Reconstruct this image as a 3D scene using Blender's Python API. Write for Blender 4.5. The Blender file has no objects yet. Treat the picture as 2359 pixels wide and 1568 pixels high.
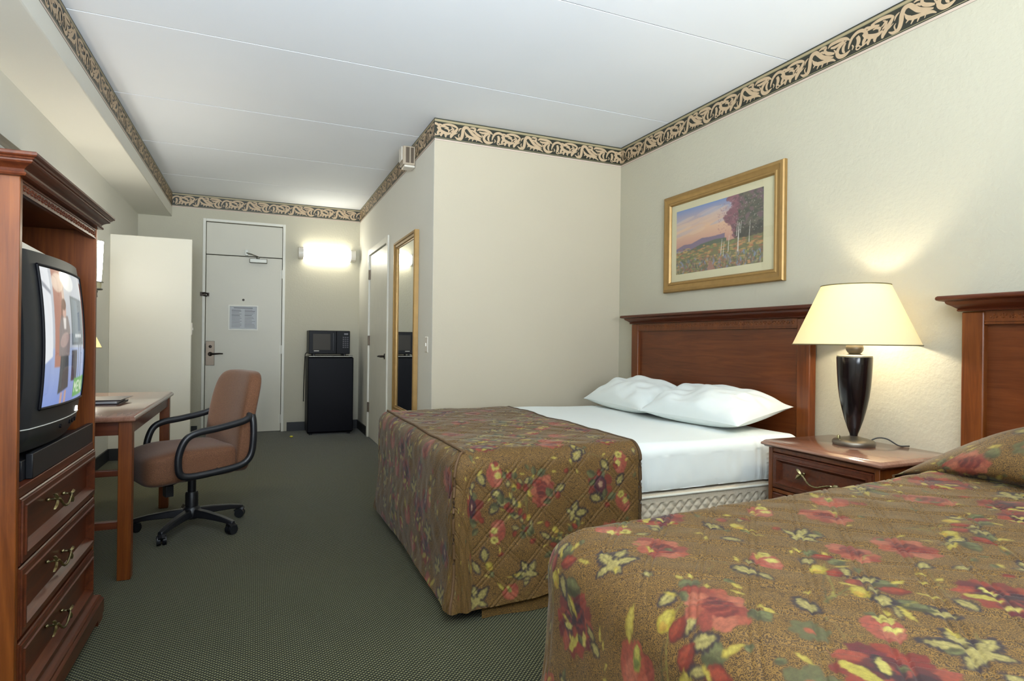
import bpy, bmesh, math, random
import numpy as np
from mathutils import Matrix, Vector
random.seed(7); RNG = np.random.RandomState(11)
PI = math.pi
scene = bpy.context.scene
COL = scene.collection

# ------------------------------------------------------------------ room constants
XL, XC, XR = -1.207, 1.165, 2.757          # left wall, corridor wall, bed wall
YF, YA, YB = -1.7, 4.195, 7.582            # window wall (behind camera), alcove wall, door wall
CZ = 2.713                                 # ceiling
SX, SZ = -0.885, 2.44                      # soffit face and underside

# ------------------------------------------------------------------ helpers
def lin(c):
    if isinstance(c, str):
        c = c.lstrip('#'); c = [int(c[i:i+2], 16)/255 for i in (0, 2, 4)]
    return tuple(x/12.92 if x <= 0.04045 else ((x+0.055)/1.055)**2.4 for x in c)

class NT:
    """small node-tree wrapper"""
    def __init__(s, name):
        s.m = bpy.data.materials.new(name); s.m.use_nodes = True
        s.t = s.m.node_tree; s.n = s.t.nodes
        s.b = s.n['Principled BSDF']; s.out = s.n['Material Output']
    def add(s, typ, **kw):
        nd = s.n.new(typ)
        for k, v in kw.items(): setattr(nd, k, v)
        return nd
    def link(s, a, b): s.t.links.new(a, b)
    def val(s, sock, v):
        if hasattr(v, 'node'): s.link(v, sock)
        else: sock.default_value = v
    def math(s, op, a, b=None, c=None):
        nd = s.add('ShaderNodeMath', operation=op)
        s.val(nd.inputs[0], a)
        if b is not None: s.val(nd.inputs[1], b)
        if c is not None: s.val(nd.inputs[2], c)
        return nd.outputs[0]
    def coord(s, kind='Object', scale=(1, 1, 1), rot=(0, 0, 0)):
        tc = s.add('ShaderNodeTexCoord'); mp = s.add('ShaderNodeMapping')
        mp.inputs['Scale'].default_value = scale; mp.inputs['Rotation'].default_value = rot
        s.link(tc.outputs[kind], mp.inputs['Vector']); return mp.outputs['Vector']
    def noise(s, vec, scale=5, detail=3, rough=.5, dist=0):
        nd = s.add('ShaderNodeTexNoise'); s.link(vec, nd.inputs['Vector'])
        nd.inputs['Scale'].default_value = scale; nd.inputs['Detail'].default_value = detail
        nd.inputs['Roughness'].default_value = rough; nd.inputs['Distortion'].default_value = dist
        return nd.outputs['Fac']
    def ramp(s, fac, stops):
        nd = s.add('ShaderNodeValToRGB'); s.link(fac, nd.inputs['Fac'])
        el = nd.color_ramp.elements
        while len(el) < len(stops): el.new(.5)
        for e, (p, c) in zip(el, stops):
            e.position = p; e.color = (*lin(c), 1) if isinstance(c, str) else (*c, 1)
        return nd.outputs['Color']
    def mix(s, fac, a, b):
        nd = s.add('ShaderNodeMix', data_type='RGBA')
        s.val(nd.inputs['Factor'], fac)
        for i, v in ((6, a), (7, b)):
            if hasattr(v, 'node'): s.link(v, nd.inputs[i])
            else: nd.inputs[i].default_value = (*lin(v), 1) if isinstance(v, str) else (*v, 1)
        return nd.outputs[2]
    def base(s, c):
        if hasattr(c, 'node'): s.link(c, s.b.inputs['Base Color'])
        else: s.b.inputs['Base Color'].default_value = (*lin(c), 1) if isinstance(c, str) else (*c, 1)
    def set(s, **kw):
        for k, v in kw.items(): s.b.inputs[k.replace('_', ' ')].default_value = v
    def bump(s, h, strength=.3, dist=.002):
        nd = s.add('ShaderNodeBump'); s.link(h, nd.inputs['Height'])
        nd.inputs['Strength'].default_value = strength; nd.inputs['Distance'].default_value = dist
        s.link(nd.outputs['Normal'], s.b.inputs['Normal'])

def simple(name, c, rough=.5, metal=0.0, spec=.5, var=.06, vs=9, bump=0, bs=200, **kw):
    n = NT(name); v = n.coord()
    f = n.noise(v, vs, 3)
    cc = lin(c) if isinstance(c, str) else c
    n.base(n.mix(f, tuple(x*(1-var) for x in cc), tuple(min(1, x*(1+var)) for x in cc)))
    n.set(Roughness=rough, Metallic=metal)
    n.b.inputs['Specular IOR Level'].default_value = spec
    for k, x in kw.items(): n.b.inputs[k.replace('_', ' ')].default_value = x
    if bump: n.bump(n.noise(v, bs, 3), bump, .002)
    return n.m

def wood(name, dark, mid, light, axis='z', rough=.34, coat=.16):
    n = NT(name)
    sc = {'x': (.6, 9, 9), 'y': (9, .6, 9), 'z': (9, 9, .6)}[axis]
    v = n.coord(scale=sc)
    f = n.noise(v, 3.2, 6, .6, 1.4)
    sc2 = {'x': (2, 60, 60), 'y': (60, 2, 60), 'z': (60, 60, 2)}[axis]
    g = n.noise(n.coord(scale=sc2), 4, 3, .6)
    big = n.noise(n.coord(), 2.2, 2)
    k = n.math('ADD', n.math('MULTIPLY', f, .55), n.math('ADD', n.math('MULTIPLY', g, .2), n.math('MULTIPLY', big, .25)))
    n.base(n.ramp(k, [(.28, dark), (.52, mid), (.78, light)]))
    n.set(Roughness=rough); n.b.inputs['Coat Weight'].default_value = coat; n.b.inputs['Coat Roughness'].default_value = .16; n.b.inputs['Specular IOR Level'].default_value = .32
    n.bump(g, .04, .001)
    return n.m

class MB:
    """collects geometry for ONE mesh object"""
    def __init__(s): s.v = []; s.f = []; s.mi = []
    def add(s, v, f, mi=0):
        o = len(s.v); s.v += [tuple(p) for p in v]
        s.f += [tuple(i+o for i in q) for q in f]; s.mi += [mi]*len(f); return s
    def box(s, x0, x1, y0, y1, z0, z1, mi=0):
        v = [(x, y, z) for x in (x0, x1) for y in (y0, y1) for z in (z0, z1)]
        return s.add(v, [(0, 1, 3, 2), (4, 6, 7, 5), (0, 4, 5, 1), (2, 3, 7, 6), (0, 2, 6, 4), (1, 5, 7, 3)], mi)
    def prism(s, poly, P, a, b, mi=0):
        n = len(poly); v = [P(p[0], p[1], a) for p in poly]+[P(p[0], p[1], b) for p in poly]
        f = [(i, (i+1) % n, n+(i+1) % n, n+i) for i in range(n)]+[tuple(range(n))[::-1], tuple(range(n, 2*n))]
        return s.add(v, f, mi)
    def lathe(s, prof, c=(0, 0, 0), seg=40, mi=0, P=None, cap=True):
        P = P or (lambda x, y, z: (x, y, z)); v = []; f = []; n = len(prof)
        for i in range(seg):
            a = 2*PI*i/seg
            for r, z in prof:
                q = P(r*math.cos(a), r*math.sin(a), z); v.append((c[0]+q[0], c[1]+q[1], c[2]+q[2]))
        for i in range(seg):
            j = (i+1) % seg
            for k in range(n-1): f.append((i*n+k, j*n+k, j*n+k+1, i*n+k+1))
        if cap:
            if prof[0][0] > 1e-6: f.append(tuple(i*n for i in range(seg))[::-1])
            if prof[-1][0] > 1e-6: f.append(tuple(i*n+n-1 for i in range(seg)))
        return s.add(v, f, mi)
    def tube(s, pts, r, seg=10, mi=0, flat=1.0, up=(0, 0, 1), closed=False, cap=True):
        pts = [Vector(p) for p in pts]; n = len(pts)
        rs = r if isinstance(r, (list, tuple)) else [r]*n
        v = []; f = []; up = Vector(up); last = None
        for i, p in enumerate(pts):
            if closed: t = pts[(i+1) % n]-pts[i-1]
            else: t = pts[min(i+1, n-1)]-pts[max(i-1, 0)]
            if t.length < 1e-9: t = Vector((0, 0, 1))
            t.normalize(); a = t.cross(up)
            if a.length < 1e-3: a = last if last is not None else t.cross(Vector((1, 0, 0)) if abs(t.x) < .9 else Vector((0, 1, 0)))
            a = a.normalized(); last = a; b = a.cross(t).normalized()
            for k in range(seg):
                an = 2*PI*k/seg
                v.append(p+a*(rs[i]*math.cos(an)*flat)+b*(rs[i]*math.sin(an)))
        m = n if closed else n-1
        for i in range(m):
            j = (i+1) % n
            for k in range(seg): f.append((i*seg+k, i*seg+(k+1) % seg, j*seg+(k+1) % seg, j*seg+k))
        if cap and not closed: f += [tuple(range(seg))[::-1], tuple(range((n-1)*seg, n*seg))]
        return s.add(v, f, mi)
    def mould(s, a0, a1, b0, b1, prof, P, mi=0, closed=True):
        """mitred rectangular moulding; prof = [(inset, height)...]; P(a,b,h)->xyz"""
        v = []; n = len(prof); f = []
        for d, h in prof:
            v += [P(a0+d, b0+d, h), P(a1-d, b0+d, h), P(a1-d, b1-d, h), P(a0+d, b1-d, h)]
        for k in range(n-1):
            for c in range(4): f.append((k*4+c, k*4+(c+1) % 4, k*4+4+(c+1) % 4, k*4+4+c))
        if closed:
            f.append(tuple(range(4))[::-1]); f.append(tuple(range((n-1)*4, n*4)))
        return s.add(v, f, mi)
    def ring(s, a0, a1, b0, b1, prof, P, mi=0):
        """as mould but the profile is a closed loop (hollow frame)"""
        v = []; n = len(prof); f = []
        for d, h in prof:
            v += [P(a0+d, b0+d, h), P(a1-d, b0+d, h), P(a1-d, b1-d, h), P(a0+d, b1-d, h)]
        for k in range(n):
            k2 = (k+1) % n
            for c in range(4): f.append((k*4+c, k*4+(c+1) % 4, k2*4+(c+1) % 4, k2*4+c))
        return s.add(v, f, mi)
    def sbox(s, c, h, n=5, res=12, deform=None, mi=0):
        """super-ellipsoid cushion"""
        bm = bmesh.new(); bmesh.ops.create_cube(bm, size=2)
        bmesh.ops.subdivide_edges(bm, edges=bm.edges, cuts=res, use_grid_fill=True)
        v = []
        for q in bm.verts:
            p = q.co; k = (abs(p.x)**n+abs(p.y)**n+abs(p.z)**n)**(1/n)
            m = max(abs(p.x), abs(p.y), abs(p.z)); p = p*(m/k)
            w = (p.x*h[0], p.y*h[1], p.z*h[2])
            if deform: w = deform(*w)
            v.append((w[0]+c[0], w[1]+c[1], w[2]+c[2]))
        bm.verts.index_update()
        f = [tuple(x.index for x in q.verts) for q in bm.faces]; bm.free()
        return s.add(v, f, mi)
    def grid(s, arr, mi=0):
        a = np.asarray(arr); n, m = a.shape[:2]
        f = [(i*m+j, (i+1)*m+j, (i+1)*m+j+1, i*m+j+1) for i in range(n-1) for j in range(m-1)]
        return s.add(a.reshape(-1, 3).tolist(), f, mi)
    def ball(s, c, r, seg=16, mi=0, sc=(1, 1, 1)):
        pr = [(math.sin(PI*i/10)*r, -math.cos(PI*i/10)*r) for i in range(11)]
        pr[0] = (1e-5, -r); pr[-1] = (1e-5, r)
        return s.lathe(pr, c, seg, mi, lambda x, y, z: (x*sc[0], y*sc[1], z*sc[2]))

ORG = {}
def put(o, parent=None):
    COL.objects.link(o)
    if parent is not None: o.parent = parent; ORG[o.name] = ORG[parent.name]
    return o
def obj(name, b, mats, parent=None, bevel=0, angle=35, loc=None, subsurf=0):
    """link builder b as one mesh object; coordinates are in the root thing's frame"""
    me = bpy.data.meshes.new(name)
    if parent is not None: off = Vector(ORG[parent.name])
    else: off = Vector(loc) if loc is not None else Vector((0, 0, 0))
    me.from_pydata([Vector(p)-off for p in b.v], [], b.f)
    mats = mats if isinstance(mats, (list, tuple)) else [mats]
    for m in mats: me.materials.append(m)
    if any(b.mi): me.polygons.foreach_set('material_index', b.mi)
    bm = bmesh.new(); bm.from_mesh(me); bmesh.ops.recalc_face_normals(bm, faces=bm.faces); bm.to_mesh(me); bm.free()
    me.shade_smooth(); me.set_sharp_from_angle(angle=math.radians(angle)); me.update()
    o = bpy.data.objects.new(name, me)
    if parent is None: o.location = off
    put(o, parent)
    if parent is None: ORG[o.name] = tuple(off)
    if bevel:
        md = o.modifiers.new('edge', 'BEVEL'); md.width = bevel; md.segments = 2; md.limit_method = 'ANGLE'; md.angle_limit = math.radians(40)
    if subsurf:
        md = o.modifiers.new('smooth', 'SUBSURF'); md.levels = subsurf; md.render_levels = subsurf
    return o
def thing(name, label, cat, loc=(0, 0, 0), group=None, local=False):
    o = bpy.data.objects.new(name, None); o.empty_display_size = .1; o.location = loc
    COL.objects.link(o); ORG[o.name] = (0, 0, 0) if local else tuple(loc)
    o['label'] = label; o['category'] = cat
    if group: o['group'] = group
    return o
def tag(o, label, cat, group=None):
    o['label'] = label; o['category'] = cat
    if group: o['group'] = group
    return o
def struct(o): o['kind'] = 'structure'; return o
def crom(pts, sub=6):
    """Catmull-Rom through points of any dimension"""
    p = np.array(pts, float); q = np.vstack([2*p[0]-p[1], p, 2*p[-1]-p[-2]]); out = []
    for i in range(1, len(q)-2):
        for k in range(sub):
            t = k/sub
            out.append(.5*((2*q[i])+(-q[i-1]+q[i+1])*t+(2*q[i-1]-5*q[i]+4*q[i+1]-q[i+2])*t*t+(-q[i-1]+3*q[i]-3*q[i+1]+q[i+2])*t**3))
    out.append(q[-2]); return np.array(out)

# ------------------------------------------------------------------ materials
def wall_mat(name, c, bs=70, st=.35, rough=.6):
    n = NT(name); v = n.coord()
    f = n.noise(v, 1.3, 3)
    cc = lin(c); n.base(n.mix(f, tuple(x*.96 for x in cc), tuple(x*1.03 for x in cc)))
    n.set(Roughness=rough); n.b.inputs['Specular IOR Level'].default_value = .35
    h = n.math('ADD', n.noise(v, bs, 4, .6), n.math('MULTIPLY', n.noise(v, bs*.3, 2), .6))
    n.bump(h, st, .004); return n.m
M = {}
M['wall'] = wall_mat('painted_wall', '#bab5a2', 55, .6)
M['wall_white'] = wall_mat('white_painted_wall', '#dcdad0', 120, .15)
M['ceiling'] = wall_mat('ceiling_panel', '#edf1f7', 40, .06, .8)
M['groove'] = simple('ceiling_gap', '#6f7577', .9)
M['door'] = simple('painted_door', '#cbc7b8', .45, var=.03, vs=2)
M['frame_white'] = simple('painted_trim', '#d9d7cc', .4)
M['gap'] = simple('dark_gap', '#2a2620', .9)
M['basewood'] = simple('vinyl_base', '#1b1d20', .5)
M['band'] = simple('border_ground', '#26281d', .45)
M['olive'] = simple('border_olive', '#8f8767', .45)
M['tan'] = simple('border_scroll', '#b79f80', .5, var=.1, vs=40)
M['pink'] = simple('border_pale', '#c4b2a2', .5)
M['wood'] = wood('cherry_wood', (.020, .004, .0014), (.078, .017, .0055), (.150, .040, .011), 'y')
M['woodz'] = wood('cherry_wood_upright_lit', (.048, .010, .002), (.145, .037, .0065), (.245, .072, .012), 'z')  # uprights toned lighter and more orange, lamplight mixed into the wood colour
M['woodx'] = wood('cherry_wood_cross', (.026, .006, .0025), (.09, .022, .008), (.16, .045, .015), 'x')
M['panel_lit'] = wood('cherry_wood_lamplit', (.055, .012, .0035), (.125, .032, .0085), (.19, .056, .015), 'y', .3)  # lighter cherry for the headboard panel, lamp glow painted into its tone
M['desktop'] = wood('wood_top_sheen', (.15, .065, .040), (.24, .115, .075), (.33, .175, .12), 'y', .2, .9)  # base lightened to carry the reflected sheen on desk and nightstand tops
M['brass'] = simple('antique_brass', '#9d926b', .32, 1.0, var=.25, vs=60)
M['bronze'] = simple('dull_bronze', '#6b6054', .4, .9)
M['steel'] = simple('brushed_nickel', '#8b8a82', .45, 1.0)
M['darkmetal'] = simple('dark_metal', '#2d2722', .4, .8)
M['blackplastic'] = simple('black_plastic', '#15161a', .38, var=.15)
M['tvplastic'] = simple('charcoal_tv_plastic', '#232426', .38)
M['tvpale'] = simple('tv_bevel_reflection', '#c4c4be', .35)  # pale tone paints the ceiling's reflection along the bezel top
M['gloss_black'] = simple('gloss_black', '#09090e', .4, var=.2, spec=.12)
M['fridge'] = simple('black_enamel', '#08080f', .45, var=.3, vs=3, spec=.12)
M['smoke'] = simple('smoked_window', '#39342c', .4, var=.1, spec=.15)
M['sheet'] = simple('white_sheet', '#dde3e0', .75, var=.02, bump=.05, bs=60)
M['sheet'].node_tree.nodes['Principled BSDF'].inputs['Sheen Weight'].default_value = .2
M['gold'] = simple('gilt_wood', '#9a7a48', .42, .45, var=.18, vs=25)
M['matboard'] = simple('cream_mat', '#d0c8a4', .8, var=.02)
M['paper'] = simple('notice_paper', '#b9bcc0', .6, var=.05)
M['ink'] = simple('grey_print', '#77777c', .7)
M['white_plastic'] = simple('ivory_plastic', '#d8d2c6', .35)
M['beige_plastic'] = simple('beige_plastic', '#a89a86', .4)
M['trimcord'] = simple('olive_trim', '#6e6542', .7)
M['leather'] = simple('dark_leather', '#2b2024', .4, var=.1)
M['lampbody'] = simple('espresso_lacquer', '#120c0e', .16, var=.3, vs=6)
M['pewter'] = simple('pewter', '#7d7569', .38, .85)
M['mattress_cloth'] = simple('mattress_cloth', '#cfcdc0', .8)
M['cord'] = simple('black_cord', '#141414', .5)
M['yellow'] = simple('yellow_wrapper', '#c9c23a', .4)
M['curtain'] = simple('curtain_cloth', '#8a7a5c', .9)

def carpet_mat():
    n = NT('woven_carpet'); tc = n.add('ShaderNodeTexCoord'); sp = n.add('ShaderNodeSeparateXYZ'); n.link(tc.outputs['Object'], sp.inputs[0])
    wob = n.noise(tc.outputs['Object'], 30, 2)
    k = 2*PI/.0155
    u = n.math('MULTIPLY_ADD', wob, .9, n.math('MULTIPLY', sp.outputs[0], k))
    v = n.math('MULTIPLY_ADD', wob, 1.2, n.math('MULTIPLY', sp.outputs[1], k))
    d = n.math('MULTIPLY', n.math('SINE', u), n.math('SINE', v))
    h = n.math('ADD', n.math('MULTIPLY', d, .5), .5)
    fine = n.noise(tc.outputs['Object'], 420, 2, .7)
    h2 = n.math('ADD', n.math('MULTIPLY', h, .75), n.math('MULTIPLY', fine, .3))
    big = n.noise(tc.outputs['Object'], 1.2, 3)
    c1 = n.ramp(h2, [(.30, '#060701'), (.54, '#1d2010'), (.78, '#7b7955')])
    n.base(n.mix(n.math('MULTIPLY', big, .2), c1, '#2d2e26'))
    n.set(Roughness=.9); n.b.inputs['Sheen Weight'].default_value = .24; n.b.inputs['Sheen Roughness'].default_value = .25; n.b.inputs['Specular IOR Level'].default_value = .25
    n.bump(h2, .6, .004); return n.m
M['carpet'] = carpet_mat()

def fabric_chair():
    n = NT('brown_upholstery'); v = n.coord()
    f = n.noise(v, 420, 2, .7); g = n.noise(v, 6, 2)
    c = n.ramp(f, [(.3, '#3f2615'), (.5, '#663f26'), (.72, '#8c6344')])
    n.base(n.mix(n.math('MULTIPLY', g, .3), c, '#6e4a33'))
    n.set(Roughness=.85); n.b.inputs['Sheen Weight'].default_value = .15; n.b.inputs['Sheen Roughness'].default_value = .4
    n.bump(f, .3, .002); return n.m
M['chair'] = fabric_chair()

def boxspring_mat():
    n = NT('quilted_ticking'); v = n.coord()
    n.base(n.mix(n.noise(v, 150, 2), '#a89c88', '#c4b9a4')); n.set(Roughness=.8); return n.m
M['ticking'] = boxspring_mat()

def shade_mat(name, c, trans=.55, glow=0):
    n = NT(name); v = n.coord(); cc = (*lin(c), 1)
    dif = n.add('ShaderNodeBsdfDiffuse'); tr = n.add('ShaderNodeBsdfTranslucent'); mx = n.add('ShaderNodeMixShader')
    col = n.mix(n.noise(v, 300, 2), tuple(x*.95 for x in lin(c)), lin(c))
    n.link(col, dif.inputs['Color']); n.link(col, tr.inputs['Color'])
    mx.inputs[0].default_value = trans; n.link(dif.outputs[0], mx.inputs[1]); n.link(tr.outputs[0], mx.inputs[2])
    n.link(mx.outputs[0], n.out.inputs['Surface']); n.n.remove(n.b); return n.m
M['shade'] = shade_mat('linen_lampshade', '#f3ead0')

def emit(name, c, s):
    n = NT(name); v = n.coord()
    n.base('#e8e6dc'); n.link(n.mix(n.noise(v, 3, 1), tuple(x*.97 for x in lin(c)), lin(c)), n.b.inputs['Emission Color'])
    n.b.inputs['Emission Strength'].default_value = s; n.set(Roughness=.4); return n.m
M['tube'] = emit('lit_acrylic', '#fffae8', 14.0)
M['sconce_glass'] = emit('lit_opal_glass', '#fffaee', 34.0)
M['bulb'] = emit('lit_bulb', '#ffdca0', 12.0)
M['led'] = emit('power_light', '#ffffff', 1.2)

def glass_mat():
    n = NT('clear_pane'); gl = n.add('ShaderNodeBsdfGlossy'); tr = n.add('ShaderNodeBsdfTransparent'); mx = n.add('ShaderNodeMixShader'); fr = n.add('ShaderNodeLayerWeight')
    gl.inputs['Roughness'].default_value = .02; fr.inputs['Blend'].default_value = .5; fac = n.math('MULTIPLY_ADD', n.math('POWER', fr.outputs['Facing'], 4.0), .55, .03)
    n.link(fac, mx.inputs[0]); n.link(tr.outputs[0], mx.inputs[1]); n.link(gl.outputs[0], mx.inputs[2]); n.link(mx.outputs[0], n.out.inputs['Surface']); n.n.remove(n.b); return n.m
M['glass'] = glass_mat()
def mirror_mat():
    n = NT('silvered_glass'); n.base(n.mix(n.noise(n.coord(), 2, 1), '#e6e8e6', '#eceeec')); n.set(Roughness=.015, Metallic=1.0); return n.m
M['mirror'] = mirror_mat()

def painted(name, rough=.6, emission=0.0, attr='print'):
    """colour comes from the artwork stored on the mesh"""
    n = NT(name); at = n.add('ShaderNodeVertexColor'); at.layer_name = attr
    tone = n.noise(n.coord(), 500, 1)
    c = n.mix(n.math('MULTIPLY', tone, .08), at.outputs['Color'], (.5, .5, .5))
    if emission:
        n.base('#08080a'); n.link(c, n.b.inputs['Emission Color']); n.b.inputs['Emission Strength'].default_value = emission
        n.b.inputs['Coat Weight'].default_value = .4
    else: n.base(c)
    n.set(Roughness=rough); return n.m
M['artprint'] = painted('landscape_print', .5)
M['screen'] = painted('lit_tube_screen', .08, 1.0)

def quilt_mat():
    n = NT('floral_quilt'); at = n.add('ShaderNodeVertexColor'); at.layer_name = 'print'
    uv = n.add('ShaderNodeUVMap'); uv.uv_map = 'cloth'
    wn = n.add('ShaderNodeTexNoise'); n.link(uv.outputs[0], wn.inputs['Vector']); wn.inputs['Scale'].default_value = 120; wn.inputs['Detail'].default_value = 1
    va = n.add('ShaderNodeVectorMath', operation='MULTIPLY_ADD'); n.link(wn.outputs['Color'], va.inputs[0]); va.inputs[1].default_value = (.0045, .0045, 0); n.link(uv.outputs[0], va.inputs[2])
    vo = n.add('ShaderNodeTexVoronoi'); n.link(va.outputs[0], vo.inputs['Vector']); vo.inputs['Scale'].default_value = 160
    ringv = n.math('SINE', n.math('MULTIPLY', vo.outputs['Distance'], 15))
    curl = n.math('MULTIPLY_ADD', ringv, .5, .5)
    gr = n.noise(uv.outputs[0], 14, 2)
    gold = n.mix(gr, '#735420', '#7c5c28')
    bg = n.mix(curl, '#35230d', gold)
    pa = n.noise(uv.outputs[0], 90, 3, .65); dye = n.mix(n.math('MULTIPLY_ADD', pa, 1.2, -.34), at.outputs['Color'], '#33211a'); c = n.mix(at.outputs['Alpha'], bg, dye)
    weave = n.noise(uv.outputs[0], 600, 1)
    c2 = n.mix(n.math('MULTIPLY', weave, .12), c, '#6b5a48')
    n.base(c2); n.set(Roughness=.72); n.b.inputs['Specular IOR Level'].default_value = .35
    n.b.inputs['Sheen Weight'].default_value = .14; n.b.inputs['Sheen Roughness'].default_value = .35
    n.bump(weave, .15, .001); return n.m
M['quilt'] = quilt_mat()
M['binding'] = simple('brown_binding', '#5a4024', .7, var=.3, vs=120)

# ------------------------------------------------------------------ ROOM SHELL
T = .12
fl = MB(); fl.box(XL-T, XR+T, YF-T, YB+T, -.1, 0); struct(obj('floor', fl, M['carpet']))
ce = MB(); seams = [YF-T, -.70, .37, 1.44, 2.505, 3.57, 4.645, 5.69, 6.76, YB+T]
for a, b in zip(seams[:-1], seams[1:]): ce.box(SX-.3, XR+T, a+.004, b-.004, CZ, CZ+.03)
ce.box(SX-.3, XR+T, YF-T, YB+T, CZ+.003, CZ+.08, 1)
struct(obj('ceiling', ce, [M['ceiling'], M['groove']]))
so = MB(); so.box(XL-T, SX, YF-T, YB, SZ, CZ+.08); struct(obj('soffit', so, M['wall_white'], bevel=.006))
wl = MB(); wl.box(XL-T, XL, YF-T, YB+T, 0, SZ+.02); struct(obj('wall_left', wl, M['wall_white']))
wr = MB(); wr.box(XR, XR+T, YF-T, YA+T, 0, CZ+.05); struct(obj('wall_right', wr, M['wall']))
wa = MB(); wa.box(XC+.001, XR+T, YA, YA+T, 0, CZ+.05); struct(obj('wall_alcove', wa, wall_mat('alcove_paint', '#bab09b', 80, .12)))
# corridor wall with the bathroom doorway
D0, D1, DZ = 5.83, 6.85, 2.06
wc = MB(); wc.box(XC, XC+T, YA+.003, D0, 0, CZ+.05); wc.box(XC, XC+T, D1, YB+T, 0, CZ+.05); wc.box(XC, XC+T, D0, D1, DZ, CZ+.05)
struct(obj('wall_corridor', wc, M['wall_white']))
# door wall
E0, E1, EZ = -.575, .300, 2.452
wb = MB(); wb.box(XL-T, E0, YB, YB+T, 0, CZ+.05); wb.box(E1, XC+T, YB, YB+T, 0, CZ+.05); wb.box(E0, E1, YB, YB+T, EZ, CZ+.05)
struct(obj('wall_back', wb, M['wall']))
# unseen wall behind the camera, window added to bring in fill light
W0, W1, WZ0, WZ1 = -1.02, 1.22, .75, 2.30
wf = MB(); wf.box(XL-T, W0, YF-T, YF, 0, CZ+.05); wf.box(W1, XR+T, YF-T, YF, 0, CZ+.05); wf.box(W0, W1, YF-T, YF, 0, WZ0); wf.box(W0, W1, YF-T, YF, WZ1, CZ+.05)
struct(obj('wall_front', wf, M['wall']))
wn = MB(); Pw = lambda a, b, h: (a, YF-.05+h, b)
wn.ring(W0, W1, WZ0, WZ1, [(0, 0), (0, .05), (.05, .05), (.05, 0)], Pw); wn.box(.075, .125, YF-.05, YF-.01, WZ0+.05, WZ1-.05)
win = struct(obj('added_window_1', wn, M['frame_white'], bevel=.003))
pn = MB(); pn.box(W0+.05, W1-.05, YF-.035, YF-.031, WZ0+.05, WZ1-.05); obj('added_window_pane', pn, M['glass'], win)
# closet wing wall
wp = MB(); wp.box(XL, -.562, 6.26, 6.33, 0, 2.01); struct(obj('wall_closet', wp, M['door'], bevel=.004))

# wallpaper border ---------------------------------------------------
SCROLL = [  # (points (x,y) in a 1560 x 420 repeat, widths)
 # S stem
 ([(470,340),(540,392),(620,372),(655,270),(668,150),(705,62),(775,50),(835,120),(905,205),(1000,262),(1110,300)], [14,60,82,86,90,92,84,86,88,74,26]),
 # left acanthus: upper arch, body, lobes
 ([(45,95),(110,70),(190,88),(250,70)], [24,48,44,20]),
 ([(190,60),(290,42),(390,42),(480,66),(545,105)], [22,58,66,62,34]),
 ([(545,100),(500,180),(440,262),(392,330),(372,398)], [44,74,84,84,36]),
 ([(380,90),(420,118),(390,165),(345,190)], [16,34,34,14]),
 ([(60,150),(110,210),(190,262),(290,292),(380,262)], [40,76,88,82,40]),
 ([(225,165),(285,160),(335,200),(318,245)], [18,44,50,26]),
 ([(120,215),(78,290),(60,352)], [60,70,24]), ([(190,268),(150,345),(150,392)], [60,66,26]), ([(285,285),(255,350),(262,400)], [60,66,26]),
 ([(420,300),(480,270),(545,225)], [18,30,12]),
 # lower leaf right of the stem
 ([(715,205),(760,262),(850,300),(960,315),(1080,345),(1150,398)], [18,62,78,68,54,18]),
 ([(775,280),(728,330)], [46,16]), ([(845,310),(800,388)], [50,18]), ([(920,322),(890,400)], [48,18]), ([(1010,335),(990,396)], [30,12]),
 ([(705,150),(738,215),(800,250)], [12,40,20]),
 # upper curled leaf
 ([(838,45),(905,30),(965,50),(950,105),(985,165),(1060,215),(1130,245)], [22,52,62,60,66,66,36]),
 ([(860,95),(905,110),(940,150)], [20,44,30]),
 ([(1010,90),(1060,45),(1150,38),(1250,46),(1335,75),(1400,130)], [20,62,70,72,62,22]),
 ([(1060,110),(1140,130),(1230,112),(1300,95)], [30,58,46,20]),
 # C curl
 ([(1345,120),(1262,142),(1196,205),(1180,290),(1232,362),(1325,372),(1410,330)], [22,58,72,78,82,70,20]),
 ([(1330,150),(1290,215),(1290,290),(1318,330)], [36,62,54,22]),
 # arch and bud
 ([(1378,295),(1400,205),(1448,112),(1535,62),(1625,82),(1682,165),(1700,262)], [22,52,62,66,66,60,26]),
 ([(1530,140),(1552,205),(1545,275),(1510,330)], [62,82,76,40]),
 ([(1545+34*math.cos(t*.7), 358+30*math.sin(t*.7)) for t in range(10)], [26]*10),
 ([(1570,372),(1640,352),(1700,320)], [20,34,20]),
 ([(1440,250),(1462,300),(1440,345)], [18,34,16]),
 ([(130,128),(225,112),(330,135)], [26,60,26]), ([(450,125),(425,200),(375,238)], [26,52,26]), ([(560,195),(585,125),(635,85)], [12,40,16]), ([(1120,175),(1150,225),(1165,290)], [14,34,14]), ([(600,430),(560,300),(585,250)], [14,30,12]),
]
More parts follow.
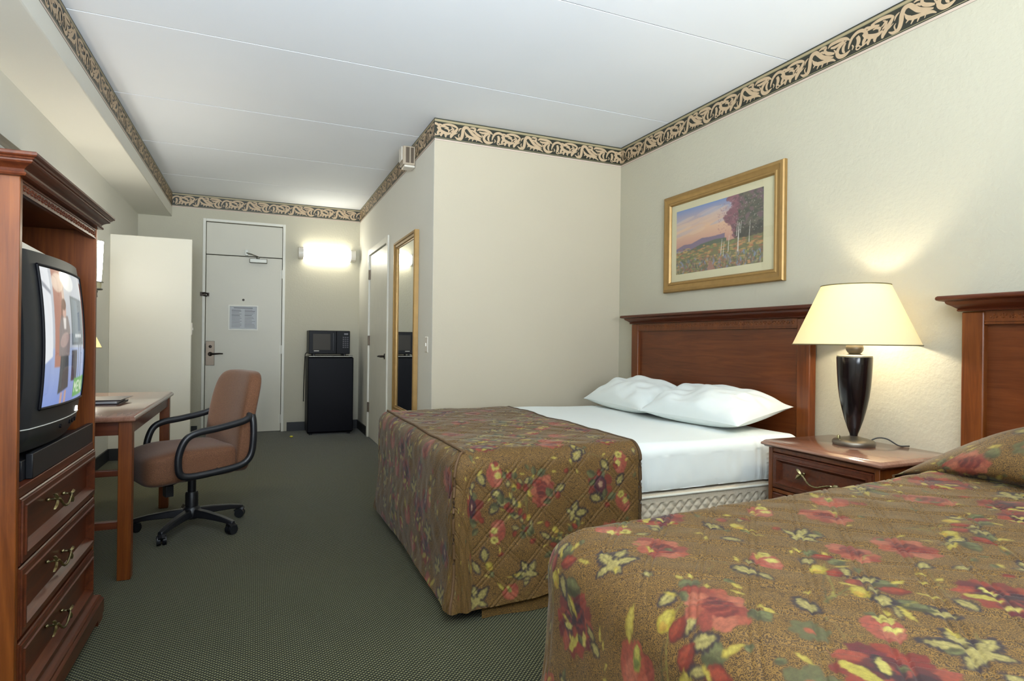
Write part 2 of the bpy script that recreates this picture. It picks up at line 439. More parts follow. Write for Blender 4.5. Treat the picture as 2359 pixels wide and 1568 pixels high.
def border(name, L, P, phase=0.0):
    """P(a, z, off): a along the wall, z height, off out of the wall"""
    b = MB(); top = CZ-.001; PER, BH = .502, .113
    def strip(z0, z1, off, mi): b.add([P(0, z0, off), P(L, z0, off), P(L, z1, off), P(0, z1, off)], [(0, 1, 2, 3)], mi)
    H = .160
    v = [P(a, z, o) for a in (0, L) for z in (top-H, top) for o in (0, .0016)]
    b.add(v, [(0, 1, 3, 2), (4, 6, 7, 5), (0, 4, 5, 1), (2, 3, 7, 6), (0, 2, 6, 4), (1, 5, 7, 3)], 0)
    strip(top-.024, top-.007, .0020, 1); strip(top-.0165, top-.0135, .0024, 2)
    strip(top-.1425, top-.139, .0020, 1); strip(top-.160, top-.1475, .0020, 3)
    nper = int(L/PER)+2
    for k in range(-1, nper):
        for i, (pts, w) in enumerate(SCROLL):
            c = crom([(x, y, q) for (x, y), q in zip(pts, w)], 4)
            xs = c[:, 0]/1560*PER+k*PER+phase; ys = c[:, 1]/420*BH; ws = c[:, 2]*.5/420*BH*.97
            if xs.max() < 0 or xs.min() > L: continue
            dx = np.gradient(xs); dy = np.gradient(ys); n = np.hypot(dx, dy)+1e-9
            nx, ny = -dy/n, dx/n; vs = []; off = .0022+.00005*i
            for j in range(len(xs)):
                for sg in (1, -1):
                    a = min(L, max(0, xs[j]+nx[j]*ws[j]*sg)); z = min(BH, max(.002, ys[j]+ny[j]*ws[j]*sg))
                    vs.append(P(a, top-.0245-z, off))
            b.add(vs, [(2*j, 2*j+1, 2*j+3, 2*j+2) for j in range(len(xs)-1)], 2)
    return struct(obj(name, b, [M['band'], M['olive'], M['tan'], M['pink']]))
border('trim_1', YB-YF, lambda a, z, o: (SX+o, YB-a, z), .1)
border('trim_2', XC-SX, lambda a, z, o: (SX+a, YB-o, z), .05)
border('trim_3', YB-YA, lambda a, z, o: (XC-o, YB-a, z), .2)
border('trim_4', XR-XC, lambda a, z, o: (XC+a, YA-o, z), -.0)
border('trim_5', YA-YF, lambda a, z, o: (XR-o, YA-a, z), .12)

# baseboards ---------------------------------------------------------
def base(name, *boxes):
    b = MB()
    for q in boxes: b.box(*q)
    struct(obj(name, b, M['basewood'], bevel=.003))
base('baseboard_back', (XL, E0-.035, YB-.012, YB, 0, .105), (E1+.035, XC, YB-.012, YB, 0, .105))
base('baseboard_left', (XL, XL+.012, YF, 6.26, 0, .105), (XL, XL+.012, 6.33, YB, 0, .105), (XL+.012, -.562, 6.248, 6.26, 0, .105))
base('baseboard_corridor', (XC-.012, XC, YA, D0-.05, 0, .105), (XC-.012, XC, D1+.05, YB-.012, 0, .105))
base('baseboard_right', (XR-.012, XR, YF, YA, 0, .105), (XC, XR-.012, YA-.012, YA, 0, .105))
base('baseboard_front', (XL+.012, XR-.012, YF, YF+.012, 0, .105))

# entry door ---------------------------------------------------------
Pd = lambda a, b, h: (a, YB-h, b)
d = MB(); d.box(E0, E0+.03, YB-.012, YB+.08, 0, EZ); d.box(E1-.03, E1, YB-.012, YB+.08, 0, EZ); d.box(E0+.03, E1-.03, YB-.012, YB+.08, EZ-.03, EZ)
d.box(E0+.03, E1-.03, YB+.055, YB+.08, 0, EZ-.03, 1)
door1 = struct(obj('door_1', d, [M['frame_white'], M['gap']], bevel=.003))
p = MB(); p.box(E0+.035, E1-.034, YB+.012, YB+.052, 2.053, EZ-.037); obj('transom_panel', p, M['door'], door1, bevel=.003)
p = MB(); p.box(E0+.036, E1-.035, YB+.012, YB+.052, .006, 2.044); leaf = obj('door_leaf', p, M['door'], door1, bevel=.003)
p = MB(); p.box(-.535, -.445, YB+.004, YB+.012, .785, 1.062); plate = obj('lock_plate', p, M['bronze'], leaf, bevel=.003)
p = MB(); p.lathe([(.024, 0), (.024, .012), (.012, .016), (.012, .05)], (-.487, YB+.006, .915), 20, P=lambda x, y, z: (x, -z, y))
p.tube([(-.487, YB-.042, .915), (-.44, YB-.046, .918), (-.39, YB-.046, .921), (-.355, YB-.04, .92)], [.012, .011, .009, .007], 10)
obj('door_handle', p, M['darkmetal'], leaf)
p = MB(); p.lathe([(.017, 0), (.017, .012), (.006, .014), (.006, .022)], (-.487, YB+.006, 1.0), 20, P=lambda x, y, z: (x, -z, y)); obj('deadbolt_turn', p, M['darkmetal'], leaf)
p = MB(); p.lathe([(.013, 0), (.013, .006), (.006, .007)], (-.150, YB+.013, 1.543), 16, P=lambda x, y, z: (x, -z, y)); obj('peephole', p, M['darkmetal'], leaf)
p = MB(); p.box(-.595, -.545, YB-.022, YB-.012, 1.57, 1.615); p.tube([(-.57, YB-.02, 1.60), (-.55, YB-.045, 1.605), (-.52, YB-.045, 1.60), (-.515, YB-.02, 1.585), (-.53, YB-.02, 1.57), (-.56, YB-.03, 1.575)], .007, 8)
p.box(-.53, -.505, YB-.012, YB+.012, 1.57, 1.61); obj('swing_bar_latch', p, M['darkmetal'], door1)
p = MB(); p.box(E0+.028, E0+.037, YB+.002, YB+.013, .93, 1.03); obj('strike', p, M['gap'], door1)
for z in (.15, .97, 1.86):
    p = MB(); p.lathe([(.008, -.05), (.008, .05)], (E1-.033, YB-.004, z), 12); p.box(E1-.05, E1-.033, YB+.008, YB+.013, z-.05, z+.05); obj('hinge', p, M['frame_white'], door1)
p = MB(); p.box(-.09, .10, YB-.045, YB+.012, 1.975, 2.025); p.lathe([(.018, 0), (.018, .02)], (.0, YB-.02, 2.025), 14); closer = obj('door_closer', p, M['steel'], door1, bevel=.006)
p = MB(); p.tube([(0, YB-.02, 2.05), (-.06, YB-.16, 2.055), (-.12, YB-.04, 2.085)], .006, 8); p.box(-.135, -.105, YB-.03, YB+.012, 2.06, 2.12); obj('closer_arm', p, M['steel'], closer)

# bathroom door ------------------------------------------------------
d = MB(); t = .055
d.box(XC-.015, XC+T, D0-t, D0+.012, 0, DZ+t); d.box(XC-.015, XC+T, D1-.012, D1+t*.6, 0, DZ+t); d.box(XC-.015, XC+T, D0+.012, D1-.012, DZ-.012, DZ+t)
door2 = struct(obj('door_2', d, M['frame_white'], bevel=.004))
p = MB(); p.box(XC+.004, XC+.04, D0+.016, D1-.016, .006, DZ-.016); lf = obj('door_leaf', p, M['frame_white'], door2, bevel=.003)
p = MB(); Px = lambda x, y, z: (-z, x, y)
p.lathe([(.028, 0), (.028, .01), (.011, .014), (.011, .05)], (XC+.005, 5.93, .935), 20, P=Px); p.tube([(XC-.043, 5.93, .935), (XC-.046, 5.97, .937), (XC-.044, 6.05, .933)], [.011, .01, .008], 10)
obj('door_handle', p, M['darkmetal'], lf)
for z in (.34, 1.09, 1.83):
    p = MB(); p.lathe([(.009, -.055), (.009, .055)], (XC-.006, D1-.018, z), 12); p.box(XC-.003, XC+.006, D1-.055, D1-.02, z-.055, z+.055); obj('hinge', p, M['bronze'], door2)

# ------------------------------------------------------------------ ARMOIRE
def pull(parent, c, A, N, s=1.0, name='handle'):
    """brass twig handle with leaf ends; A along the drawer, N outwards"""
    A = Vector(A); N = Vector(N); Z = Vector((0, 0, 1)); c = Vector(c); b = MB()
    W = lambda a, n, z: c+A*(a*s)+N*(n*s)+Z*(z*s)
    pts = crom([(-.078, .0, .014), (-.076, .022, .014), (-.062, .03, .010), (-.040, .033, -.010), (-.018, .034, -.020), (.010, .034, -.021), (.035, .033, -.012), (.060, .03, -.004), (.074, .022, -.004), (.078, .0, -.004)], 5)
    b.tube([W(*p) for p in pts], [.0035*s*(1+.28*math.sin(i*2.1)) for i in range(len(pts))], 8)
    def leaf(a, z, ang, L):
        v = []; f = []; n = 7
        for i in range(n):
            t = i/(n-1); w = L*.26*math.sin(PI*min(1, t*.98+.02))**.8
            for sg, hh in ((-1, 0), (0, .005), (1, 0), (0, -.003)):
                da = t*L*math.cos(ang)-sg*w*math.sin(ang); dz = t*L*math.sin(ang)+sg*w*math.cos(ang)
                v.append(W(a+da, .024+hh+.004*math.sin(PI*t), z+dz))
        for i in range(n-1):
            for k in range(4): f.append((i*4+k, i*4+(k+1) % 4, i*4+4+(k+1) % 4, i*4+4+k))
        b.add(v, f+[(0, 1, 2, 3), tuple(range((n-1)*4, n*4))])
    leaf(-.074, .014, PI*.78, .032); leaf(-.074, .012, PI*1.22, .036)
    leaf(.072, -.004, .15, .032); leaf(.070, -.006, -1.0, .036)
    for a, z in ((-.078, .014), (.078, -.004)): b.ball(W(a, .004, z), .006*s, 8)
    return obj(name, b, M['brass'], parent)

def carving(b, y0, y1, z, h, P, n):
    """raised running vine: P(y,z,out)"""
    st = (y1-y0)/n
    for k in range(n):
        yc = y0+(k+.5)*st; sg = 1 if k % 2 else -1
        for dy, dz, ry, rz in ((0, sg*h*.16, st*.17, h*.2), (-st*.30, -sg*h*.14, st*.13, h*.15), (st*.30, -sg*h*.14, st*.13, h*.15), (0, -sg*h*.27, st*.08, h*.1)):
            v = []; seg = 8
            for q in range(seg): v.append(P(yc+dy+ry*math.cos(2*PI*q/seg), z+dz+rz*math.sin(2*PI*q/seg), 0))
            for q in range(seg): v.append(P(yc+dy+ry*.6*math.cos(2*PI*q/seg), z+dz+rz*.6*math.sin(2*PI*q/seg), .003))
            v.append(P(yc+dy, z+dz, .0038))
            b.add(v, [(q, (q+1) % seg, seg+(q+1) % seg, seg+q) for q in range(seg)]+[(seg+q, seg+(q+1) % seg, 2*seg) for q in range(seg)])

AY0, AY1, AX0, AX1 = 1.925, 2.742, -1.193, -.569
arm = thing('armoire', 'tall cherry wood armoire with three drawers below an open television bay', 'armoire', (-.88, 2.333, 0))
for y in (AY0, AY1-.02):
    p = MB(); p.box(AX0, AX1, y, y+.02, .09, 1.515); obj('side_panel', p, M['woodz'], arm, bevel=.002)
p = MB(); p.box(AX0, AX0+.012, AY0+.02, AY1-.02, .05, 1.5); obj('back_panel', p, M['woodz'], arm)
p = MB(); p.box(AX0+.012, AX1-.006, AY0+.02, AY1-.02, 1.500, 1.515); obj('top_panel', p, M['wood'], arm)
p = MB(); p.box(AX0+.012, AX1-.001, AY0+.02, AY1-.02, .672, .699); obj('shelf', p, M['wood'], arm, bevel=.002)
# crown
PC = lambda a, b, h: (a, b, h)
p = MB(); o_ = .048
p.mould(AX0, AX1+o_, AY0-o_, AY1+o_, [(.044, 1.512), (.034, 1.513), (.031, 1.517), (.033, 1.522), (.038, 1.524), (.036, 1.530), (.031, 1.535), (.024, 1.539), (.016, 1.542), (.013, 1.546), (.013, 1.550), (.009, 1.551), (.007, 1.555), (.002, 1.557), (0, 1.560), (0, 1.566), (.003, 1.569)], PC)
obj('crown_moulding', p, M['wood'], arm, angle=25)
p = MB(); p.box(AX1-.016, AX1-.004, AY0+.02, AY1-.02, 1.472, 1.512); p.box(AX1-.006, AX1-.001, AY0+.02, AY1-.02, 1.504, 1.508); p.box(AX1-.006, AX1-.001, AY0+.02, AY1-.02, 1.472, 1.476)
carving(p, AY0+.03, AY1-.03, 1.490, .024, lambda y, z, h: (AX1-.004+h, y, z), 26)
obj('carved_frieze', p, M['wood'], arm, angle=30)
# base
p = MB()
p.mould(AX0, AX1+.03, AY0-.03, AY1+.03, [(0, .028), (0, .078), (.004, .084), (.007, .086), (.008, .092), (.014, .098), (.026, .102), (.031, .106)], PC)
for y in (AY0-.028, AY1-.075+.028): p.box(AX1-.06, AX1+.027, y, y+.075, 0, .03); p.box(AX0, AX0+.08, y, y+.075, 0, .03)
obj('plinth', p, M['wood'], arm, angle=25)
DP = [(0, -.014), (0, .002), (.003, .005), (.007, .005), (.008, .009), (.022, .009), (.024, .013), (.030, .013), (.033, .008), (.045, -.010), (.046, -.010)]
for z0, z1 in ((.492, .671), (.300, .487), (.108, .289)):
    p = MB(); p.mould(AY0+.021, AY1-.021, z0, z1, DP, lambda a, b, h: (AX1+h-.002, a, b)); p.box(AX0+.1, AX1-.017, AY0+.04, AY1-.04, z0+.02, z1-.03)
    dr = obj('drawer', p, M['wood'], arm, angle=25)
    pull(dr, (AX1-.011, 2.29, (z0+z1)/2+.008), (0, 1, 0), (1, 0, 0), 1.0)
p = MB(); p.box(AX0+.05, AX1-.02, 2.03, 2.66, .700, .755, 0); p.box(AX1-.02, AX1-.003, 2.058, AY1-.021, .700, .770)
obj('pull_out_tray', p, M['blackplastic'], arm, bevel=.002)

# ------------------------------------------------------------------ canvas for printed artwork
class Canvas:
    def __init__(s, w, h, x0, y0, x1, y1, bg=(0, 0, 0), a=0.0):
        s.w, s.h, s.x0, s.y0 = w, h, x0, y0; s.sx = w/(x1-x0); s.sy = h/(y1-y0)
        s.c = np.zeros((h, w, 4), np.float32); s.c[..., :3] = lin(bg) if isinstance(bg, str) else bg; s.c[..., 3] = a
    def poly(s, pts, col, al=1.0, a=1.0):
        p = np.asarray(pts, float); px = (p[:, 0]-s.x0)*s.sx; py = (p[:, 1]-s.y0)*s.sy
        i0, i1 = max(0, int(px.min())-1), min(s.w, int(px.max())+2); j0, j1 = max(0, int(py.min())-1), min(s.h, int(py.max())+2)
        if i0 >= i1 or j0 >= j1: return
        X, Y = np.meshgrid(np.arange(i0, i1)+.5, np.arange(j0, j1)+.5); ins = np.zeros(X.shape, bool)
        qx, qy = np.roll(px, 1), np.roll(py, 1)
        for k in range(len(px)):
            if abs(py[k]-qy[k]) < 1e-12: continue
            c = ((py[k] > Y) != (qy[k] > Y)) & (X < (qx[k]-px[k])*(Y-py[k])/(qy[k]-py[k])+px[k]); ins ^= c
        col = np.array(lin(col) if isinstance(col, str) else col, np.float32)
        t = s.c[j0:j1, i0:i1]; m = ins[..., None]*al
        t[..., :3] = t[..., :3]*(1-m)+col*m
        t[..., 3] = np.where(ins, np.maximum(t[..., 3], a), t[..., 3])
    def stroke(s, pts, w, col, al=1.0, sub=5):
        c = crom([(*p, q) for p, q in zip(pts, w)], sub) if len(pts) > 2 else np.array([(*p, q) for p, q in zip(pts, w)])
        d = np.gradient(c[:, :2], axis=0); n = np.hypot(d[:, 0], d[:, 1])+1e-9; nn = np.stack([-d[:, 1]/n, d[:, 0]/n], 1)*c[:, 2:3]*.5
        s.poly(np.vstack([c[:, :2]+nn, (c[:, :2]-nn)[::-1]]), col, al)
    def ell(s, cx, cy, rx, ry, rot, col, al=1.0, n=22, wob=0, seed=0):
        t = np.linspace(0, 2*PI, n, endpoint=False); r = 1+wob*np.sin(t*5+seed)*.6+wob*np.sin(t*9+seed*2)*.5
        x, y = rx*np.cos(t)*r, ry*np.sin(t)*r; c, q = math.cos(rot), math.sin(rot)
        s.poly(np.stack([cx+x*c-y*q, cy+x*q+y*c], 1), col, al)
    def vgrad(s, y0, y1, c0, c1):
        j0, j1 = int((y0-s.y0)*s.sy), int((y1-s.y0)*s.sy); t = np.linspace(0, 1, max(1, j1-j0))[:, None, None]
        s.c[j0:j1, :, :3] = np.array(lin(c0))*(1-t)+np.array(lin(c1))*t
    def soften(s, k=1):
        for _ in range(k):
            p = np.pad(s.c, ((1, 1), (1, 1), (0, 0)), 'edge')
            s.c = (p[1:-1, 1:-1]*2+p[:-2, 1:-1]+p[2:, 1:-1]+p[1:-1, :-2]+p[1:-1, 2:])/6
    def sample(s, X, Y):
        i = np.clip((X-s.x0)*s.sx-.5, 0, s.w-1.001); j = np.clip((Y-s.y0)*s.sy-.5, 0, s.h-1.001)
        i0 = i.astype(int); j0 = j.astype(int); fi = (i-i0)[..., None]; fj = (j-j0)[..., None]
        return (s.c[j0, i0]*(1-fi)+s.c[j0, i0+1]*fi)*(1-fj)+(s.c[j0+1, i0]*(1-fi)+s.c[j0+1, i0+1]*fi)*fj

def fast_grid(name, P, colors, mats, parent=None, uv=None, loc=None, keep=None, smooth=True):
    """numpy grid -> mesh with a colour layer called print"""
    n, m = P.shape[:2]; idx = np.arange(n*m).reshape(n, m)
    q = np.stack([idx[:-1, :-1], idx[1:, :-1], idx[1:, 1:], idx[:-1, 1:]], -1).reshape(-1, 4)
    if keep is not None: q = q[keep.reshape(-1)]
    off = np.array(ORG[parent.name] if parent is not None else (loc if loc is not None else (0, 0, 0)))
    me = bpy.data.meshes.new(name); V = (P.reshape(-1, 3)-off).astype(np.float32)
    me.vertices.add(len(V)); me.vertices.foreach_set('co', V.ravel())
    me.loops.add(q.size); me.loops.foreach_set('vertex_index', q.ravel().astype(np.int32))
    me.polygons.add(len(q)); me.polygons.foreach_set('loop_start', np.arange(0, q.size, 4, dtype=np.int32))
    me.polygons.foreach_set('loop_total', np.full(len(q), 4, np.int32))
    me.update(calc_edges=True)
    if colors is not None:
        at = me.color_attributes.new('print', 'FLOAT_COLOR', 'POINT'); at.data.foreach_set('color', colors.reshape(-1, 4).astype(np.float32).ravel())
    if uv is not None:
        ul = me.uv_layers.new(name='cloth'); ul.data.foreach_set('uv', uv.reshape(-1, 2)[q.ravel()].astype(np.float32).ravel())
    for k in (mats if isinstance(mats, (list, tuple)) else [mats]): me.materials.append(k)
    if smooth: me.polygons.foreach_set('use_smooth', np.ones(len(q), bool))
    me.validate(); me.update()
    o = bpy.data.objects.new(name, me)
    if parent is None: o.location = off
    put(o, parent)
    if parent is None: ORG[o.name] = tuple(off)
    return o

# ------------------------------------------------------------------ TELEVISION
TVY, TVZ0, TVZ1 = 2.262, .776, 1.336
tv = thing('television', 'charcoal tube television switched on inside the armoire', 'television', (-.75, TVY, TVZ0))
hw = .278; hz = (TVZ1-TVZ0)/2; zc = (TVZ1+TVZ0)/2
def tvx(a, b): return -.588+.026*(1-a*a)+.024*(1-b*b)-.02*max(0, abs(a)-.9)*10*.5-.02*max(0, -b-.85)*6
A = np.linspace(-1, 1, 41); B_ = np.linspace(-1, 1, 41)
front = [[(tvx(a, b), TVY+a*hw*(1-.03*max(0, -b)), zc+b*hz) for a in A] for b in B_]
p = MB(); p.grid(front)
n = 41; rimv = [front[0][i] for i in range(n)]+[front[j][n-1] for j in range(1, n)]+[front[n-1][i] for i in range(n-2, -1, -1)]+[front[j][0] for j in range(n-2, 0, -1)]
bk = [(-.66, v[1]*.96+TVY*.04, zc+(v[2]-zc)*.985) for v in rimv]; k = len(rimv)
p.add(rimv+bk, [(i, (i+1) % k, k+(i+1) % k, k+i) for i in range(k)]+[tuple(range(k, 2*k))])
obj('bezel', p, M['tvplastic'], tv, angle=40)
p = MB(); p.mould(TVY-hw*.94, TVY+hw*.94, TVZ0+.004, TVZ1-.004, [(0, -.64), (.004, -.70), (.05, -.86), (.11, -1.02), (.13, -1.05)], lambda a, b, h: (h, a, b)); obj('housing', p, M['tvplastic'], tv)
p = MB(); rows = []
for t, (x, z) in enumerate([(None, TVZ1-.003), (-.60, TVZ1-.004), (-.64, TVZ1-.004), (-.70, TVZ1-.004), (-.72, TVZ1-.01)]):
    rows.append([((tvx(a, 1) if x is None else x-.03*a*a), TVY+a*hw*(.985-.012*t), z-(0 if x is None else .012*a**4)) for a in np.linspace(-1, 1, 25)])
p.grid(rows); obj('top_bevel', p, M['tvpale'], tv, angle=50)['label'] = 'bevelled top edge toned pale with painted ceiling reflection'
# picture on the tube
cv = Canvas(440, 360, 0, 0, 1, 1, '#8b95a8')
cv.vgrad(0, .42, '#6f8fe0', '#9fb2dc'); cv.vgrad(.42, 1, '#b4bccb', '#c6cad2')
cv.poly([(0, .3), (.13, .36), (.14, 1), (0, 1)], '#e9edf2'); cv.poly([(.02, .86), (.14, .80), (.14, .83), (.02, .90)], '#9aa0ad')
cv.poly([(.16, .28), (.33, .28), (.35, 1), (.18, 1)], '#b9765f'); cv.poly([(.30, .30), (.36, .30), (.38, 1), (.34, 1)], '#d8b7a4')
cv.ell(.27, .90, .10, .07, 0, '#ffeccf', .5); cv.ell(.50, .92, .14, .07, 0, '#f4f6f4', .8)
cv.poly([(.50, .44), (.92, .44), (.92, .80), (.50, .82)], '#5e6b78'); cv.poly([(.53, .46), (.70, .46), (.70, .79), (.53, .80)], '#748592')
cv.poly([(.94, .40), (1, .40), (1, .95), (.90, .95)], '#7c4638'); cv.poly([(.50, .16), (.66, .16), (.66, .40), (.50, .40)], '#3b3448')
cv.poly([(.70, .10), (.72, .10), (.72, .44), (.70, .44)], '#46506a'); cv.poly([(.78, .10), (.80, .10), (.80, .44), (.78, .44)], '#46506a')
cv.poly([(.24, .08), (.44, .12), (.42, .36), (.26, .36)], '#4c4d50')
cv.poly([(.23, .36), (.44, .36), (.46, .56), (.42, .66), (.28, .66), (.24, .56)], '#8c7d7c'); cv.ell(.35, .70, .040, .055, 0, '#d3a391'); cv.ell(.35, .745, .046, .045, 0, '#7a4a38'); cv.poly([(.31, .66), (.335, .74), (.30, .74), (.285, .62)], '#7a4a38'); cv.poly([(.33, .56), (.37, .56), (.38, .645), (.32, .645)], '#e6ddd8')
cv.ell(.34, .48, .09, .05, .4, '#b79a93'); cv.poly([(.29, -.02), (.33, -.02), (.33, .09), (.29, .09)], '#c9a093'); cv.poly([(.37, -.02), (.41, -.02), (.41, .1), (.37, .1)], '#c9a093')
cv.poly([(.58, .03), (.97, .04), (.98, .185), (.59, .175)], '#4fae35')
for q, st_ in ((.62, [[(0, 0), (0, 1), (.5, .4), (1, 1), (1, 0)]]), (.71, [[(1, 0), (0, 0), (0, 1), (1, 1)], [(0, .52), (.8, .52)]]), (.79, [[(0, 0), (0, 1), (1, 0), (1, 1)]]), (.88, [[(0, 1), (0, .2), (.3, 0), (.7, 0), (1, .2), (1, 1)]])):
    for ln in st_:
        for u0, u1 in zip(ln[:-1], ln[1:]):
            A_, B2_ = ((q+u[0]*.060, .068+u[1]*.078) for u in (u0, u1)); cv.stroke([A_, B2_], [.013, .013], '#e9f7da')
for q, wd in ((.60, .035), (.65, .03), (.695, .03), (.735, .02), (.77, .03)): cv.poly([(q, .50), (q+wd, .50), (q+wd, .525), (q, .525)], '#eef2f4')
cv.soften(8); g_ = cv.c[..., :3].mean(-1, keepdims=True); cv.c[..., :3] = (cv.c[..., :3]*.8+g_*.2)*.92
ga, gb = np.meshgrid(np.linspace(-.75, .80, 260), np.linspace(-.58, .87, 230))
SP = np.stack([np.vectorize(tvx)(ga, gb)+.0035, TVY+ga*hw, zc+gb*hz], -1)
scr = fast_grid('screen', SP, cv.sample((ga+.75)/1.55, (gb+.58)/1.45), M['screen'], tv); scr['label'] = 'lit picture of a standing figure beside grey doors'
p = MB(); ed = [(tvx(a, b)+.003, TVY+a*hw, zc+b*hz) for a, b in [(x, -.58) for x in np.linspace(-.75, .80, 18)]+[(.80, y) for y in np.linspace(-.58, .87, 18)]+[(x, .87) for x in np.linspace(.80, -.75, 18)]+[(-.75, y) for y in np.linspace(.87, -.58, 18)]]
p.tube(ed, .0045, 8, up=(1, 0, 0), closed=True); obj('screen_rim', p, M['gloss_black'], tv)
xx = lambda a, b: tvx(a, b)
for a in (-.1, .28, .42, .56):
    p = MB(); p.lathe([(.007, 0), (.007, .006)], (xx(a, -.83)-.002, TVY+a*hw, zc-.83*hz), 12, P=lambda x, y, z: (z, x, y)); obj('control_button', p, M['gloss_black'], tv)
p = MB(); p.box(xx(.55, -.70)-.004, xx(.55, -.70)+.003, TVY+.52*hw, TVY+.60*hw, zc-.735*hz, zc-.675*hz); obj('power_light', p, M['led'], tv)
p = MB(); p.tube([(xx(a, -.76)+.001, TVY+a*hw*.98, zc-.76*hz) for a in np.linspace(-.98, .98, 24)], .0016, 6); obj('chin_line', p, M['tvpale'], tv)
p = MB(); p.lathe([(.16, -.0208), (.16, -.0004)], (-.80, TVY, TVZ0), 40); obj('swivel_base', p, M['blackplastic'], tv)

p = MB()  # tapered white piece added for the pale strip above the bezel
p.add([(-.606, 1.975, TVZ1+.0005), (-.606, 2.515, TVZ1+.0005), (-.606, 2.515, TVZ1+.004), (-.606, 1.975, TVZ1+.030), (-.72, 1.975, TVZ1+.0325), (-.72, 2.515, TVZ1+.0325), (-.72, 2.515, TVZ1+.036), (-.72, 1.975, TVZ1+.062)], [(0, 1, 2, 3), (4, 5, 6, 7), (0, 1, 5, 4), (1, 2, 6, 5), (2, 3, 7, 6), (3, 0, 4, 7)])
tag(obj('slab', p, M['white_plastic'], loc=(-.66, 2.24, TVZ1)), 'tapered white strip along the top of the television', 'slab')

# ------------------------------------------------------------------ DESK
dk = thing('writing_desk', 'cherry writing desk with a pale shiny top standing past the armoire', 'desk', (-.85, 3.8, 0))
DX0, DX1, DY0, DY1 = XL+.02, -.515, 3.16, 4.455
p = MB(); p.mould(DX0-.012, DX1+.016, DY0-.026, DY1+.026, [(.010, .716), (.002, .720), (0, .726), (.001, .733), (.006, .738), (.008, .741), (.014, .745)], PC); obj('desk_top', p, M['desktop'], dk, angle=50)
L_ = .054
for x in (DX0, DX1-L_):
    for y in (DY0, DY1-L_):
        p = MB(); p.box(x, x+L_, y, y+L_, 0, .7158); obj('leg', p, M['woodz'], dk, bevel=.003)
p = MB(); p.box(DX0+L_, DX1-L_, DY0+.008, DY0+.03, .655, .7158); p.box(DX0+L_, DX1-L_, DY1-.03, DY1-.008, .655, .7158)
p.box(DX1-.03, DX1-.008, DY0+L_, DY1-L_, .655, .7158); p.box(DX0+.008, DX0+.03, DY0+L_, DY1-L_, .655, .7158); obj('apron', p, M['woodx'], dk, bevel=.002)
for z0, z1 in ((.470, .497), (.232, .266)):
    p = MB(); p.box(DX0+L_, DX1-L_, DY0+.012, DY0+.042, z0, z1); obj('rail', p, M['woodx'], dk, bevel=.002)

# leather folder on the desk
fo = thing('leather_folder', 'dark leather folder lying on the desk top', 'folder', (-.86, 3.76, .745))
p = MB(); p.box(-1.08, -.655, 3.66, 3.90, .7455, .752); obj('back_cover', p, M['leather'], fo, bevel=.002)
p = MB(); p.box(-1.07, -.668, 3.668, 3.89, .7525, .764); obj('pages', p, M['paper'], fo)
p = MB(); p.add([(-1.08, 3.655, .7645), (-.655, 3.655, .7645), (-.655, 3.90, .7645), (-1.08, 3.90, .7645), (-1.08, 3.655, .771), (-.648, 3.655, .771), (-.628, 3.90, .771), (-1.08, 3.90, .771)], [(0, 1, 2, 3), (4, 5, 6, 7), (0, 1, 5, 4), (1, 2, 6, 5), (2, 3, 7, 6), (3, 0, 4, 7)]); obj('front_cover', p, M['leather'], fo, bevel=.002)

